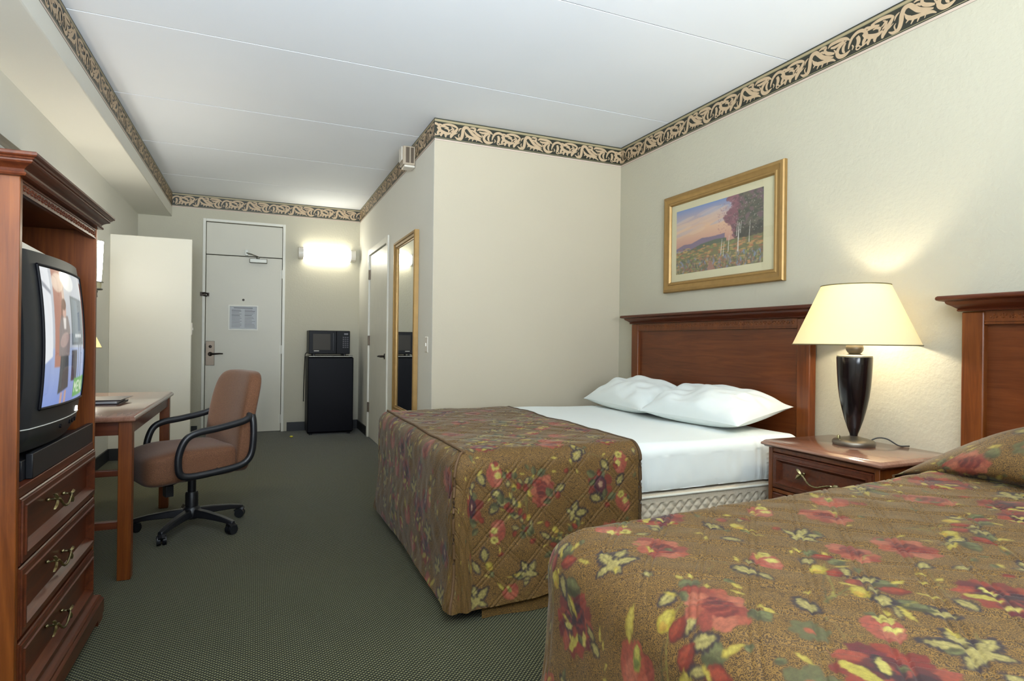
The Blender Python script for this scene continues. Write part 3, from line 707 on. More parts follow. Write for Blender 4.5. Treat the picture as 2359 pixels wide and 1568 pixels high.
# ------------------------------------------------------------------ LAMPS
def lamp(name, label, loc, sc, parts_full=True):
    t = thing(name, label, 'lamp', loc); x, y, z = loc; s = sc
    p = MB(); p.lathe([(.0, 0), (.086*s, 0), (.089*s, .006*s), (.089*s, .014*s), (.084*s, .022*s), (.06*s, .030*s), (.03*s, .036*s), (.016*s, .042*s), (.0, .042*s)], loc, 48, cap=False); obj('base', p, M['pewter'], t, angle=50)
    prof = [(.0, .0421), (.016, .0421), (.017, .05), (.026, .075), (.040, .12), (.052, .17), (.0615, .22), (.0675, .27), (.071, .32), (.0735, .37), (.0745, .402), (.074, .405)]
    p = MB(); p.lathe([(r*s, h*s) for r, h in prof]+[(0, .405*s)], loc, 56, cap=False); obj('lamp_body', p, M['lampbody'], t, angle=40)
    p = MB(); p.lathe([(0, .4052*s), (.074*s, .4052*s), (.073*s, .411*s), (.03*s, .418*s), (.016*s, .424*s), (0, .424*s)], loc, 48, cap=False); obj('collar', p, M['steel'], t, angle=40)
    p = MB(); p.ball((x, y, z+.447*s), .037*s, 24, sc=(1, 1, .9)); obj('ball_finial', p, M['pewter'], t)
    p = MB(); p.lathe([(.008*s, .486*s), (.008*s, .53*s), (.017*s, .53*s), (.017*s, .57*s)], loc, 16); obj('socket', p, M['brass'], t)
    b0, b1, r0, r1 = .462*s, .735*s, .262*s, .142*s
    p = MB(); p.lathe([(r0, b0), (r1, b1)], loc, 72, cap=False)
    p.lathe([(r1-.0015, b1), (r0-.0015, b0)], loc, 72, cap=False)
    sh = obj('lamp_shade', p, M['shade'], t)
    for r, h in ((r0, b0), (r1, b1)):
        p = MB(); p.tube([(x+r*math.cos(a), y+r*math.sin(a), z+h) for a in np.linspace(0, 2*PI, 73)[:-1]], .0028*s, 6, closed=True); obj('shade_trim', p, M['trimcord'], sh)
    p = MB(); hp = [(x, y, z+.53*s), (x+.055*s, y, z+.57*s), (x+.06*s, y, z+.64*s), (x+.02*s, y, z+.715*s), (x, y, z+.72*s)]
    p.tube(crom(hp, 5), .002*s, 6); p.tube([(2*x-a, b, c) for a, b, c in crom(hp, 5)], .002*s, 6)
    for a in (0, 2*PI/3, 4*PI/3): p.tube([(x, y, z+.72*s), (x+r1*math.cos(a), y+r1*math.sin(a), z+b1-.003)], .0018*s, 6)
    obj('harp', p, M['brass'], t)
    p = MB(); p.ball((x, y, z+.61*s), .028*s, 16, sc=(1, 1, 1.3)); obj('bulb', p, M['bulb'], t)
    L = bpy.data.lights.new(name+'_light', 'POINT'); L.energy = 1; L.color = (1.0, .89, .68); L.shadow_soft_size = .045
    lo = bpy.data.objects.new(name+'_light', L); lo.location = (x, y, z+.59*s); COL.objects.link(lo)
    return t, L
NSZ = .640
lampA, LA = lamp('table_lamp', 'dark lacquered lamp with cream shade on the nightstand between beds', (2.545, 1.915, NSZ+.0005), 1.0)
p = MB(); p.lathe([(.007, 0), (.007, .012), (.0055, .016)], (2.545-.062, 1.915+.030, NSZ+.028), 10); p.lathe([(.004, 0), (.004, .010)], (2.545-.045, 1.915+.045, NSZ+.030), 8); obj('switch', p, M['brass'], lampA)
p = MB(); p.tube(crom([(2.62, 1.90, NSZ+.012), (2.65, 1.875, NSZ+.032), (2.675, 1.845, NSZ+.030), (2.70, 1.81, NSZ+.005), (2.725, 1.79, NSZ+.004), (2.738, 1.785, NSZ+.004)], 5), .003, 8); obj('cord', p, M['cord'], lampA)
lampB, LB = lamp('desk_lamp', 'table lamp standing on the desk, mostly behind the armoire', (-1.035, 4.33, .7455), .62)

sc = thing('wall_sconce', 'lit opal glass wall sconce behind the armoire above the desk', 'wall lamp', (XL, 5.25, 1.45))
p = MB(); p.lathe([(.050, 1.505), (.056, 1.60), (.062, 1.80)], (-1.115, 5.25, 0), 32); obj('glass_shade', p, M['sconce_glass'], sc, angle=50)
p = MB(); p.lathe([(.051, 1.45), (.053, 1.498), (.0, 1.503)], (-1.115, 5.25, 0), 32); obj('lower_cup', p, M['matboard'], sc, angle=50)
p = MB(); p.tube([(-1.115+.062*math.cos(a), 5.25+.062*math.sin(a), 1.500) for a in np.linspace(0, 2*PI, 33)[:-1]], .004, 6, closed=True); p.tube([(-1.115+.056*math.cos(a), 5.25+.056*math.sin(a), 1.448) for a in np.linspace(0, 2*PI, 33)[:-1]], .006, 6, closed=True)
p.tube([(-1.115, 5.25, 1.45), (-1.09, 5.25, 1.43), (-1.09, 5.25, 1.395), (-1.12, 5.25, 1.388), (-1.17, 5.25, 1.40)], .008, 8); p.lathe([(.05, 0), (.05, .014), (.02, .03)], (XL, 5.25, 1.42), 24, P=lambda x, y, z: (z, x, y)); obj('bracket', p, M['steel'], sc)

fx = thing('fluorescent_wall_light', 'glowing fluorescent wall light above the microwave', 'wall lamp', ((.44+1.11)/2, YB, 2.12))
p = MB(); prof = [(-.066, .0), (-.066, .05), (-.05, .085), (-.02, .10), (.02, .10), (.05, .085), (.066, .05), (.066, .0)]
p.prism(prof, lambda z, h, a: (a, YB-.008-h, 2.125+z), .50, 1.045); obj('diffuser', p, M['tube'], fx, angle=50)
for a0, a1 in ((.44, .499), (1.046, 1.105)):
    p = MB(); p.prism([(z*1.06, h*1.04) for z, h in prof], lambda z, h, a: (a, YB-.006-h, 2.125+z), a0, a1); obj('end_cap', p, M['white_plastic'], fx, bevel=.004)
p = MB(); p.box(.44, 1.105, YB-.0075, YB-.0005, 2.06, 2.19); obj('back_plate', p, M['white_plastic'], fx)

# ------------------------------------------------------------------ OFFICE CHAIR
CHX, CHY, CHR = -.335, 3.885, math.radians(23)
ch = thing('office_chair', 'brown upholstered swivel chair with black arms and star base', 'chair', (CHX, CHY, 0), local=True)
ch.rotation_euler = (0, 0, CHR)
def seat_d(x, y, z):
    t = x/.26
    z += -.018*max(0, -t-.35)*2*(1 if z > 0 else .2)+.012*(y/.25)**2*(1 if z > 0 else 0)
    if z < 0: z *= 1+.35*max(0, -t)
    return x, y, z
p = MB(); p.sbox((-.045, 0, .405), (.255, .245, .085), 5, 14, seat_d); obj('seat', p, M['chair'], ch, angle=80)
def back_d(x, y, z):
    u = (z+.29)/.58
    x += .02+.085*u-.02*math.sin(PI*u)-.015*(1-(y/.25)**2)*(-1 if x < 0 else -.4)*0
    y *= 1-.10*max(0, u-.6)-.0*u
    x += .018*(y/.25)**2*(-1)
    return x, y, z
p = MB(); p.sbox((.185, 0, .615), (.048, .268, .29), 5.5, 14, back_d); obj('backrest', p, M['chair'], ch, angle=80)
p = MB(); p.sbox((.0, 0, .318), (.13, .10, .018), 6, 6); p.box(-.10, -.03, -.05, .05, .285, .315); obj('seat_mechanism', p, M['blackplastic'], ch)
p = MB(); p.box(-.165, -.125, -.10, -.045, .225, .285); p.tube([(-.05, -.03, .30), (-.145, -.07, .28)], .008, 8); obj('tilt_lever', p, M['blackplastic'], ch, bevel=.006)
p = MB(); p.lathe([(.022, .20), (.022, .305)], seg=20); p.lathe([(.034, .10), (.034, .205), (.030, .215)], seg=20); obj('gas_column', p, M['blackplastic'], ch)
p = MB(); p.lathe([(.042, .062), (.048, .075), (.046, .115), (.036, .13)], seg=24); obj('base_hub', p, M['blackplastic'], ch)
for k in range(5):
    a = math.radians(-137+72*k); c, s = math.cos(a), math.sin(a)
    W = lambda r, w, z: (r*c-w*s, r*s+w*c, z)
    p = MB(); v = []; rr = [(.03, .026, .07, .118), (.12, .024, .072, .110), (.22, .021, .066, .095), (.285, .019, .058, .080), (.305, .014, .058, .074)]
    for r, w, z0, z1 in rr: v += [W(r, -w, z0), W(r, w, z0), W(r, w*.75, z1), W(r, -w*.75, z1)]
    f = [(i*4+q, i*4+(q+1) % 4, i*4+4+(q+1) % 4, i*4+4+q) for i in range(4) for q in range(4)]+[(3, 2, 1, 0), (16, 17, 18, 19)]
    p.add(v, f); sp = obj('base_spoke', p, M['blackplastic'], ch, bevel=.005)
    p = MB(); fa = a+.6+k*.9; cc, ss = math.cos(fa), math.sin(fa); px_, py_, _ = W(.288, 0, 0)
    for sg in (-1, 1): p.lathe([(.012, -.009), (.026, -.009), (.0275, -.004), (.0275, .004), (.026, .009), (.012, .009)], (px_-ss*.014*sg, py_+cc*.014*sg, .0278), 20, P=lambda x, y, z: (x*cc-z*ss, x*ss+z*cc, y))
    p.lathe([(.008, .03), (.008, .062)], (px_, py_, 0), 10); p.tube([(px_+cc*.024, py_+ss*.024, .036), (px_, py_, .058), (px_-cc*.02, py_-ss*.02, .05)], .016, 8, flat=1.2); obj('caster', p, M['blackplastic'], sp)
for sg in (-1, 1):
    yb = sg*.282
    lp = crom([(.215, yb*.94, .665), (.20, yb, .645), (.15, yb*1.02, .626), (.03, yb*1.03, .604), (-.07, yb*1.03, .590), (-.125, yb*1.02, .560), (-.155, yb, .49), (-.160, yb, .42), (-.145, yb, .372), (-.09, yb, .358), (.03, yb, .366), (.13, yb, .378), (.19, yb, .400), (.222, yb, .45), (.232, yb, .54), (.232, yb*.98, .62), (.228, yb*.95, .662)], 5)
    p = MB(); p.tube(lp, .0165, 12, flat=1.15, up=(0, 1, 0)); p.tube([(.05, yb*.86, .37), (.05, yb, .37)], .012, 8); obj('armrest', p, M['blackplastic'], ch)

# ------------------------------------------------------------------ FRIDGE, MICROWAVE
FX0, FX1, FY = .533, 1.038, 7.11
fr = thing('mini_fridge', 'black mini fridge standing on the carpet against the back wall', 'fridge', ((FX0+FX1)/2, 7.33, 0))
p = MB(); p.box(FX0+.004, FX1-.004, FY+.055, 7.555, .02, .895); obj('cabinet', p, M['fridge'], fr, bevel=.006)
p = MB(); p.box(FX0, FX1, FY, FY+.048, .035, .890); obj('door', p, M['fridge'], fr, bevel=.010)
p = MB(); p.box(FX0+.01, FX1-.01, FY+.003, FY+.30, .8955, .907); obj('top_trim', p, M['steel'], fr, bevel=.003)
p = MB(); p.box(FX1-.06, FX1-.01, FY+.002, FY+.05, .9075, .915); obj('hinge', p, M['steel'], fr, bevel=.003)
for x in (FX0+.04, FX1-.04):
    for y in (FY+.08, 7.52):
        p = MB(); p.lathe([(.016, 0), (.016, .021)], (x, y, 0), 12); obj('foot', p, M['blackplastic'], fr)
mw = thing('microwave', 'black microwave oven sitting on the mini fridge', 'microwave', (.77, 7.30, .916))
MX0, MX1, MY, MZ0, MZ1 = .543, .997, 7.135, .928, 1.198
p = MB(); p.box(MX0, MX1, MY+.025, 7.48, MZ0, MZ1); obj('case', p, M['gloss_black'], mw, bevel=.005)
p = MB(); p.box(MX0, .845, MY, MY+.0248, MZ0+.004, MZ1-.004); dr = obj('door', p, M['gloss_black'], mw, bevel=.004)
p = MB(); p.box(.586, .778, MY-.002, MY-.0003, .975, 1.160); obj('window', p, M['smoke'], dr, bevel=.004)
p = MB(); p.box(.802, .812, MY-.018, MY-.0003, .965, 1.17); obj('handle', p, M['blackplastic'], dr, bevel=.003)
p = MB(); p.box(.597, .653, MY-.0026, MY-.0003, .961, .968); obj('badge', p, M['white_plastic'], dr)
p = MB(); p.box(.847, MX1, MY+.001, MY+.0248, MZ0+.004, MZ1-.004); cp = obj('control_panel', p, M['gloss_black'], mw, bevel=.003)
p = MB(); p.box(.93, .975, MY-.0005, MY+.0008, 1.152, 1.170); obj('display', p, M['ink'], cp)
p = MB()
for r in range(6):
    for c in range(3): p.box(.915+c*.024, .932+c*.024, MY-.001, MY+.0008, 1.00+r*.023, 1.014+r*.023)
obj('keys', p, simple('dim_keys', '#3f3c42', .5), cp)
for x in (.60, .94):
    for y in (7.17, 7.38):
        p = MB(); p.lathe([(.014, .9075), (.014, .929)], (x, y, 0), 12); obj('foot', p, M['blackplastic'], mw)
p = MB(); p.tube(crom([(.545, 7.40, .935), (.525, 7.36, .93), (.515, 7.30, .905), (.513, 7.27, .89), (.518, 7.36, .885), (.52, 7.50, .6), (.52, 7.56, .35)], 5), .005, 8); obj('power_cord', p, M['cord'], mw)

# ------------------------------------------------------------------ WALL THINGS
nf = thing('notice_frame', 'small framed printed notice hung on the entry door', 'notice', (-.148, YB+.012, 1.335))
Pn = lambda a, b, h: (a, YB+.0115-h, b)
p = MB(); p.ring(-.305, .008, 1.192, 1.480, [(0, 0), (0, .012), (.012, .012), (.014, .004), (.014, 0)], Pn); obj('frame', p, M['frame_white'], nf)
p = MB(); p.box(-.2905, -.0065, YB+.0085, YB+.011, 1.2065, 1.4655); sh_ = obj('notice_sheet', p, M['paper'], nf)
p = MB()
def bar(a0, a1, z, h): p.box(a0, a1, YB+.0079, YB+.0084, z, z+h)
bar(-.25, -.05, 1.444, .010)
for c0, c1 in ((-.272, -.165), (-.135, -.02)):
    z = 1.425
    for r in range(13):
        bar(c0, c1-random.random()*.04, z, .0045 if r not in (1, 4) else .008); z -= .0165
obj('print_lines', p, M['ink'], sh_)

st = thing('fire_alarm_strobe', 'beige fire alarm box on the wallpaper border', 'alarm', (XC, 4.82, 2.58))
p = MB(); p.box(1.062, XC-.0035, 4.755, 4.875, 2.515, 2.665); obj('housing', p, M['beige_plastic'], st, bevel=.005)
p = MB(); p.box(1.053, 1.0615, 4.765, 4.865, 2.55, 2.66); obj('strobe_lens', p, M['white_plastic'], st, bevel=.004)
p = MB(); p.box(1.085, 1.115, 4.7535, 4.7548, 2.53, 2.655); p.box(1.125, 1.15, 4.7535, 4.7548, 2.53, 2.655); obj('grille', p, M['bronze'], st)
p = MB(); p.box(1.075, XC-.0035, 4.76, 4.87, 2.497, 2.5148); obj('lower_cover', p, M['white_plastic'], st, bevel=.005)

def plate(name, label, P, a, z):
    t = thing(name, label, 'light switch', P(a, z, 0))
    b = MB(); b.mould(a-.036, a+.036, z-.058, z+.058, [(0, .0002), (0, .003), (.004, .006)], lambda x, y, h: P(x, y, h)); obj('plate', b, M['white_plastic'], t)
    b = MB(); b.mould(a-.006, a+.006, z-.012, z+.012, [(0, .0062), (.001, .012)], lambda x, y, h: P(x, y, h)); obj('toggle', b, M['white_plastic'], t)
plate('light_switch', 'ivory light switch on the white wall right of the mirror', lambda a, z, h: (XC-h, a, z), 4.342, 1.068)
plate('light_switch', 'ivory light switch on the edge of the closet wing wall', lambda a, z, h: (-.562+h, a, z), 6.295, 1.18)

mi = thing('wall_mirror', 'tall narrow gilt framed mirror beside the bathroom door', 'mirror', (XC, 4.99, .45))
Pm = lambda a, b, h: (XC-h, a, b)
p = MB(); p.ring(4.605, 5.385, .455, 1.972, [(0, .001), (0, .034), (.006, .040), (.020, .040), (.028, .032), (.045, .030), (.052, .022), (.060, .020), (.060, .001)], Pm); obj('frame', p, M['gold'], mi, angle=25)
p = MB(); p.box(XC-.0148, XC-.008, 4.66, 5.33, .51, 1.917); obj('mirror_glass', p, M['mirror'], mi)
dm = thing('desk_mirror', 'pewter framed mirror on the left wall, its corner showing over the armoire', 'mirror', (XL, 3.60, 1.1))
Pm2 = lambda a, b, h: (XL+h, a, b)
p = MB(); p.ring(3.10, 4.10, 1.05, 2.105, [(0, .001), (0, .02), (.008, .026), (.035, .022), (.045, .014), (.045, .001)], Pm2); obj('frame', p, M['pewter'], dm, angle=25)
p = MB(); p.box(XL+.004, XL+.010, 3.14, 4.06, 1.09, 2.065); obj('mirror_glass', p, M['mirror'], dm)

# framed landscape
pc = thing('framed_picture', 'gilt framed landscape print hanging above the first headboard', 'picture', (XR, 3.04, 1.46))
Pp = lambda a, b, h: (XR-h, a, b)
p = MB(); p.ring(2.500, 3.582, 1.463, 2.155, [(0, .001), (0, .022), (.006, .030), (.022, .034), (.036, .026), (.050, .024), (.056, .028), (.066, .028), (.074, .016), (.074, .001)], Pp); obj('frame', p, M['gold'], pc, angle=25)
p = MB(); p.box(XR-.011, XR-.006, 2.570, 3.512, 1.533, 2.085); obj('mat', p, M['matboard'], pc)
A0, A1, Z0, Z1 = 2.660, 3.455, 1.587, 2.034
ca = Canvas(420, 240, 0, 0, 1, 1, '#8f8a8a')
ca.vgrad(.38, .68, '#b98478', '#d8b090'); ca.vgrad(.68, 1, '#d8b090', '#6c86b6')
for k in range(26): ca.ell(RNG.rand()*.6, .60+RNG.rand()*.3, .10+.08*RNG.rand(), .015+.02*RNG.rand(), .25, ['#d8b79b', '#c8b0a8', '#8fa0c0', '#dcc3a8'][k % 4], .35)
ca.poly([(0, .40), (.10, .45), (.2, .445), (.33, .50), (.45, .49), (.6, .5), (.6, .36), (0, .36)], '#75647c'); ca.poly([(0, .34), (.18, .35), (.32, .41), (.5, .44), (.62, .43), (.62, .3), (0, .3)], '#4f5a48')
ca.poly([(0, 0), (1, 0), (1, .40), (.55, .38), (.3, .34), (0, .34)], '#6e6a44')
for k in range(420):
    x, y = RNG.rand(), RNG.rand()*.38; ca.ell(x, y, .012+.02*RNG.rand(), .006+.008*RNG.rand(), .1*RNG.randn(), ['#b07c4c', '#7c8848', '#bd8756', '#525c3a', '#98553f', '#bf9a58'][RNG.randint(6)], .7)
for k in range(300):
    x, y = RNG.rand(), RNG.rand()*.20; ca.ell(x, y, .005+.006*RNG.rand(), .012+.03*RNG.rand(), .3*RNG.randn(), ['#5a4a44', '#6f6c6a', '#4c5442', '#8d5d50', '#9b8a6a', '#7a86a0'][RNG.randint(6)], .7)
ca.poly([(.40, 0), (.50, 0), (.44, .14), (.42, .14)], '#a06f62', .8)
for k in range(1500):
    t = RNG.rand(); x = .585+.415*RNG.rand()**.8; y = .40+.6*RNG.rand()
    if x < .60+.09*math.sin(y*9)**2 or (x < .70 and y < .50): continue
    col = ['#7c4a58', '#8a5560', '#6a4450'] if x < .72+.10*(y-.5) else (['#4b4a3c', '#3c4436', '#5c5548', '#6a5058'] if y > .55 else ['#2c2f28', '#39382e', '#4a4238'])
    ca.ell(x, y, .012+.022*RNG.rand(), .010+.02*RNG.rand(), RNG.rand()*3, col[RNG.randint(len(col))], .8)
for k in range(150): ca.ell(.52+.12*RNG.rand()+.0, .48+.45*RNG.rand(), .006, .008, 0, '#96606a', .5 if RNG.rand() < .35 else 0)
for x, y0, y1, w in ((.56, .2, .42, .008), (.585, .18, .38, .006), (.64, .22, .46, .007), (.745, .20, .60, .013), (.73, .42, .62, .006), (.77, .45, .62, .005), (.86, .3, .6, .006)):
    ca.stroke([(x, y0), (x+.004, (y0+y1)/2), (x+.012, y1)], [w, w*.8, w*.4], '#d8d2c8', .85)
for k in range(90): ca.ell(.66+.34*RNG.rand(), .45+.5*RNG.rand(), .003, .004, 0, '#cfc8bc', .7)
ca.soften(1)
gy, gz = np.meshgrid(np.linspace(0, 1, 330), np.linspace(0, 1, 190))
fast_grid('landscape_print', np.stack([np.full(gy.shape, XR-.0118), A1-(A1-A0)*gy, Z0+(Z1-Z0)*gz], -1), ca.sample(gy, gz), M['artprint'], pc, smooth=False)
p = MB(); p.box(XR-.0160, XR-.0140, 2.573, 3.509, 1.536, 2.082); obj('glass', p, M['glass'], pc)

p = MB(); p.ball((.364, 7.06, .012), .016, 12, sc=(1.2, .9, .7)); tag(obj('wrapper', p, M['yellow'], loc=(.364, 7.06, 0)), 'tiny yellow scrap on the carpet in front of the entry door', 'litter')

# ------------------------------------------------------------------ FLORAL CLOTH PRINT
class Print:
    def __init__(s, cv): s.cv = cv; s.mode = 'foot'; s.r = random.Random(5)
    def at(s, S, T, k=1.0, rot=0.0, flip=1):
        s.S, s.T, s.k, s.rot, s.fl = S, T, k, rot, flip; return s
    def m(s, pts):
        c, q = math.cos(s.rot), math.sin(s.rot); out = []
        for x, y in pts:
            x *= s.fl*s.k; y *= s.k; X, Y = x*c-y*q, x*q+y*c
            out.append((s.S+Y, s.T-X) if s.mode == 'foot' else (s.S+X, s.T+Y))
        return out
    def P(s, pts, col, al=1.0): s.cv.poly(s.m(pts), col, al)
    def L(s, pts, w, col, al=1.0): s.cv.stroke(s.m(pts), [x*s.k*1.25 for x in w], col, al)
    def blob(s, x, y, rx, ry, rot, col, al=1.0, wob=.0, n=20, seed=0):
        t = np.linspace(0, 2*PI, n, endpoint=False); r = 1+wob*np.sin(t*5+seed)*.6+wob*np.sin(t*8+seed*3)*.5
        a, b = rx*np.cos(t)*r, ry*np.sin(t)*r; c, q = math.cos(rot), math.sin(rot)
        s.P(np.stack([x+a*c-b*q, y+a*q+b*c], 1), col, al)
    def leafshape(s, x, y, L, w, rot, jag=0.0, n=13):
        c, q = math.cos(rot), math.sin(rot); up = []; dn = []
        for i in range(n):
            t = i/(n-1); e = w*math.sin(PI*t**.85)**.9
            j = jag*(1 if i % 2 else -.4)*w
            for sg, lst in ((1, up), (-1, dn)):
                a, b = L*t, sg*(e+(j if 0 < i < n-1 else 0)); lst.append((x+a*c-b*q, y+a*q+b*c))
        return up+dn[::-1]
    def cream(s, x, y, L, w, rot):           # pale leaf with a dark serrated edge
        s.P(s.leafshape(x, y, L, w, rot, .28), '#2b2530'); c, q = math.cos(rot), math.sin(rot)
        s.P(s.leafshape(x+.13*L*c, y+.13*L*q, L*.72, w*.55, rot, .3), '#a89b60'); s.P(s.leafshape(x+.2*L*c, y+.2*L*q, L*.58, w*.30, rot, .1), '#bfb374', .8)
        s.L([(x+.08*L*c, y+.08*L*q), (x+.5*L*c, y+.5*L*q), (x+.86*L*c, y+.86*L*q)], [.003, .0025, .001], '#6d6138', .8)
    def green(s, x, y, L, w, rot, dark=False):
        s.P(s.leafshape(x, y, L, w, rot), '#4a4d33' if dark else '#5c6140'); c, q = math.cos(rot), math.sin(rot)
        s.P(s.leafshape(x+.08*L*c-.25*w*q, y+.08*L*q+.25*w*c, L*.8, w*.5, rot), '#74784f', .7); s.P(s.leafshape(x+.02*L*c+.45*w*q, y+.02*L*q-.45*w*c, L*.9, w*.35, rot), '#33361f', .6)
        s.L([(x, y), (x+.5*L*c, y+.5*L*q), (x+.95*L*c, y+.95*L*q)], [.002, .002, .001], '#353822', .7)
    def yleaf(s, x, y, L, w, rot):
        s.P(s.leafshape(x, y, L, w, rot), '#a8953a'); c, q = math.cos(rot), math.sin(rot); s.P(s.leafshape(x+.1*L*c, y+.1*L*q, L*.75, w*.55, rot), '#c6b65a', .8)
    def bud(s, x, y, L, w, rot, col='#7c2619'):
        s.P(s.leafshape(x, y, L, w, rot), '#4d1a1c'); c, q = math.cos(rot), math.sin(rot)
        s.P(s.leafshape(x+.04*L*c-.1*w*q, y+.04*L*q+.1*w*c, L*.92, w*.86, rot), col); s.P(s.leafshape(x+.14*L*c-.28*w*q, y+.14*L*q+.28*w*c, L*.68, w*.42, rot), '#a64630', .7)
    def ybulb(s, x, y, r, rot=0): s.blob(x, y, r, r*1.35, rot, '#a8962f'); s.blob(x-r*.15, y+r*.1, r*.6, r*.95, rot, '#c9ba58', .8); s.blob(x, y-r*.6, r*.5, r*.5, rot, '#c08a34', .6)
    def maple(s, rot=0):
        for a, L, w in ((PI/2, .075, .020), (PI/2+.95, .078, .022), (PI/2-.95, .066, .019), (PI/2+2.2, .055, .015), (PI/2-2.2, .045, .014)): s.cream(0, 0, L, w, a+rot)
        s.blob(0, 0, .016, .016, 0, '#b0a368')
    def tulip(s):
        for a, rx, ry, cx, cy, col in ((.25, .036, .048, -.022, -.006, '#a04a3a'), (-.25, .034, .048, .024, -.006, '#963f33'), (0, .046, .036, 0, -.028, '#b05a48'), (0, .024, .042, 0, .012, '#a9503e')): s.blob(cx, cy, rx, ry, a, col, 1, .05, seed=3)
        s.blob(-.012, -.020, .020, .030, .2, '#bf705c', .6); s.blob(0, .018, .013, .028, 0, '#8a8a3e'); s.blob(0, .026, .008, .018, 0, '#c6bd5c'); s.blob(0, .008, .007, .010, 0, '#5e7038', .8)
        s.L([(0, -.06), (.004, -.11), (-.002, -.17)], [.006, .005, .004], '#8a7f42')
        s.yleaf(-.03, .03, .085, .014, PI*.56)
    def rose(s, k=1.0):
        for i in range(9):
            a = i*2*PI/9+.3; s.blob(.040*math.cos(a)*1.15, .030*math.sin(a), .026, .020, a, ['#a3523f', '#8f3f34', '#b06450'][i % 3], 1, .08, seed=i)
        s.blob(.004, .004, .036, .026, .2, '#7c2d29', 1, .08); s.blob(-.012, .008, .018, .015, .5, '#3f1d25', .55)
        for i in range(6): s.L([(-.026+.010*i, -.018), (-.020+.011*i, .004), (-.024+.010*i, .022)], [.003, .004, .002], ['#a24a3c', '#5c2024'][i % 2], .8)
    def peony(s, k=1.0):
        for i in range(12):
            a = i*2*PI/12; s.blob(.062*math.cos(a), .050*math.sin(a), .030, .020, a+.3, ['#78241f', '#8f3327', '#64202a', '#9a4434'][i % 4], 1, .15, seed=i)
        s.blob(0, 0, .056, .044, 0, '#571c26', 1, .1); s.blob(.012, .008, .036, .028, .3, '#2c1a2a', .9, .15)
        for i in range(7): a = i*.9; s.L([(.012*math.cos(a), .010*math.sin(a)), (.034*math.cos(a+.3), .028*math.sin(a+.3)), (.055*math.cos(a+.4), .044*math.sin(a+.4))], [.004, .007, .002], ['#8a2f2a', '#33202c', '#a0453a'][i % 3], .8)
        s.blob(-.034, -.004, .028, .009, -.4, '#241826'); s.blob(-.032, -.002, .022, .007, -.4, '#c4b868'); s.blob(-.022, -.040, .030, .012, .35, '#b7a94c', 1, .12); s.blob(.030, -.044, .016, .009, 1.1, '#c0b060')
    def purple(s):
        for i in range(6): a = i*PI/3+.3; s.blob(.042*math.cos(a), .046*math.sin(a), .020, .024, a, ['#7b2c22', '#5b6042', '#8a3a2a'][i % 3])
        s.blob(0, 0, .030, .042, 0, '#2a1b2e'); s.blob(0, 0, .022, .032, 0, '#552036'); s.blob(.002, .004, .010, .014, 0, '#c9a58e', .8, .3)
    def greenflower(s):
        for i in range(6): a = i*PI/3; s.blob(.020*math.cos(a), .018*math.sin(a), .018, .013, a, '#5e6242', .9)
        s.blob(0, 0, .010, .008, .4, '#a8573e')
    def bouquet(s):
        D = lambda *a: s.L(*a)
        D([(.0, -.17), (.004, -.10), (-.03, 0), (-.045, .06)], [.006, .005, .004, .003], '#8f8440'); D([(.0, -.17), (.02, -.09), (.045, -.03), (.05, .02)], [.005, .005, .004, .003], '#6d6a38'); D([(.005, -.17), (-.02, -.08), (-.03, -.02)], [.004, .004, .003], '#474a2a'); D([(.01, -.12), (.06, -.06), (.11, -.03)], [.003, .003, .002], '#8a7f42')
        s.green(-.085, .085, .055, .020, PI/2); s.green(-.030, .060, .055, .022, PI/2-.3); s.green(.055, .000, .062, .026, .3); s.green(.105, -.075, .085, .026, -.2, True)
        s.cream(-.075, .075, .055, .021, -PI/2-.2); s.cream(-.005, .060, .062, .018, -PI/2+.3); s.cream(.028, -.004, .066, .021, .75); s.cream(.085, -.050, .075, .024, -PI/2+.3)
        s.ybulb(-.048, .010, .020); s.ybulb(.050, -.070, .020, .3); s.yleaf(.098, .012, .050, .010, 1.1); s.yleaf(-.045, .115, .036, .007, PI*.72); s.yleaf(-.025, .105, .042, .006, .5); s.yleaf(.145, -.010, .06, .007, -.15); s.yleaf(-.105, .11, .03, .008, PI-.2); s.yleaf(.12, -.10, .07, .010, -.95); s.cream(.112, -.10, .07, .009, -1.2)
        s.bud(-.075, .075, .062, .021, .85); s.bud(-.012, -.020, .062, .020, PI/2); s.bud(.028, -.052, .062, .021, PI/2-.15); s.bud(.075, -.030, .072, .022, .28)
    def sprig(s):
        s.L([(-.10, -.02), (-.03, .0), (.06, .03)], [.003, .003, .002], '#7f7640'); s.cream(-.10, -.02, .06, .018, PI-.3); s.cream(.04, .02, .06, .018, .5); s.yleaf(-.02, .005, .03, .006, 1.0); s.yleaf(.01, .01, .028, .006, -1.0)
    def pair(s): s.bud(0, .01, .034, .014, 1.2, '#8a3524'); s.ybulb(.012, -.022, .014); s.cream(-.028, -.035, .07, .014, PI/2+.15); s.green(.01, -.04, .03, .010, -PI/2)
    def salmon(s): s.blob(0, 0, .034, .05, .1, '#a34f42', 1, .08); s.blob(.012, -.01, .018, .03, 0, '#b9705e', .7); s.blob(.008, .035, .018, .016, 0, '#c4b864', 1, .2); s.blob(.014, -.002, .014, .013, 0, '#cbbf6c', 1, .2); s.blob(.008, .034, .006, .006, 0, '#8a7a34')
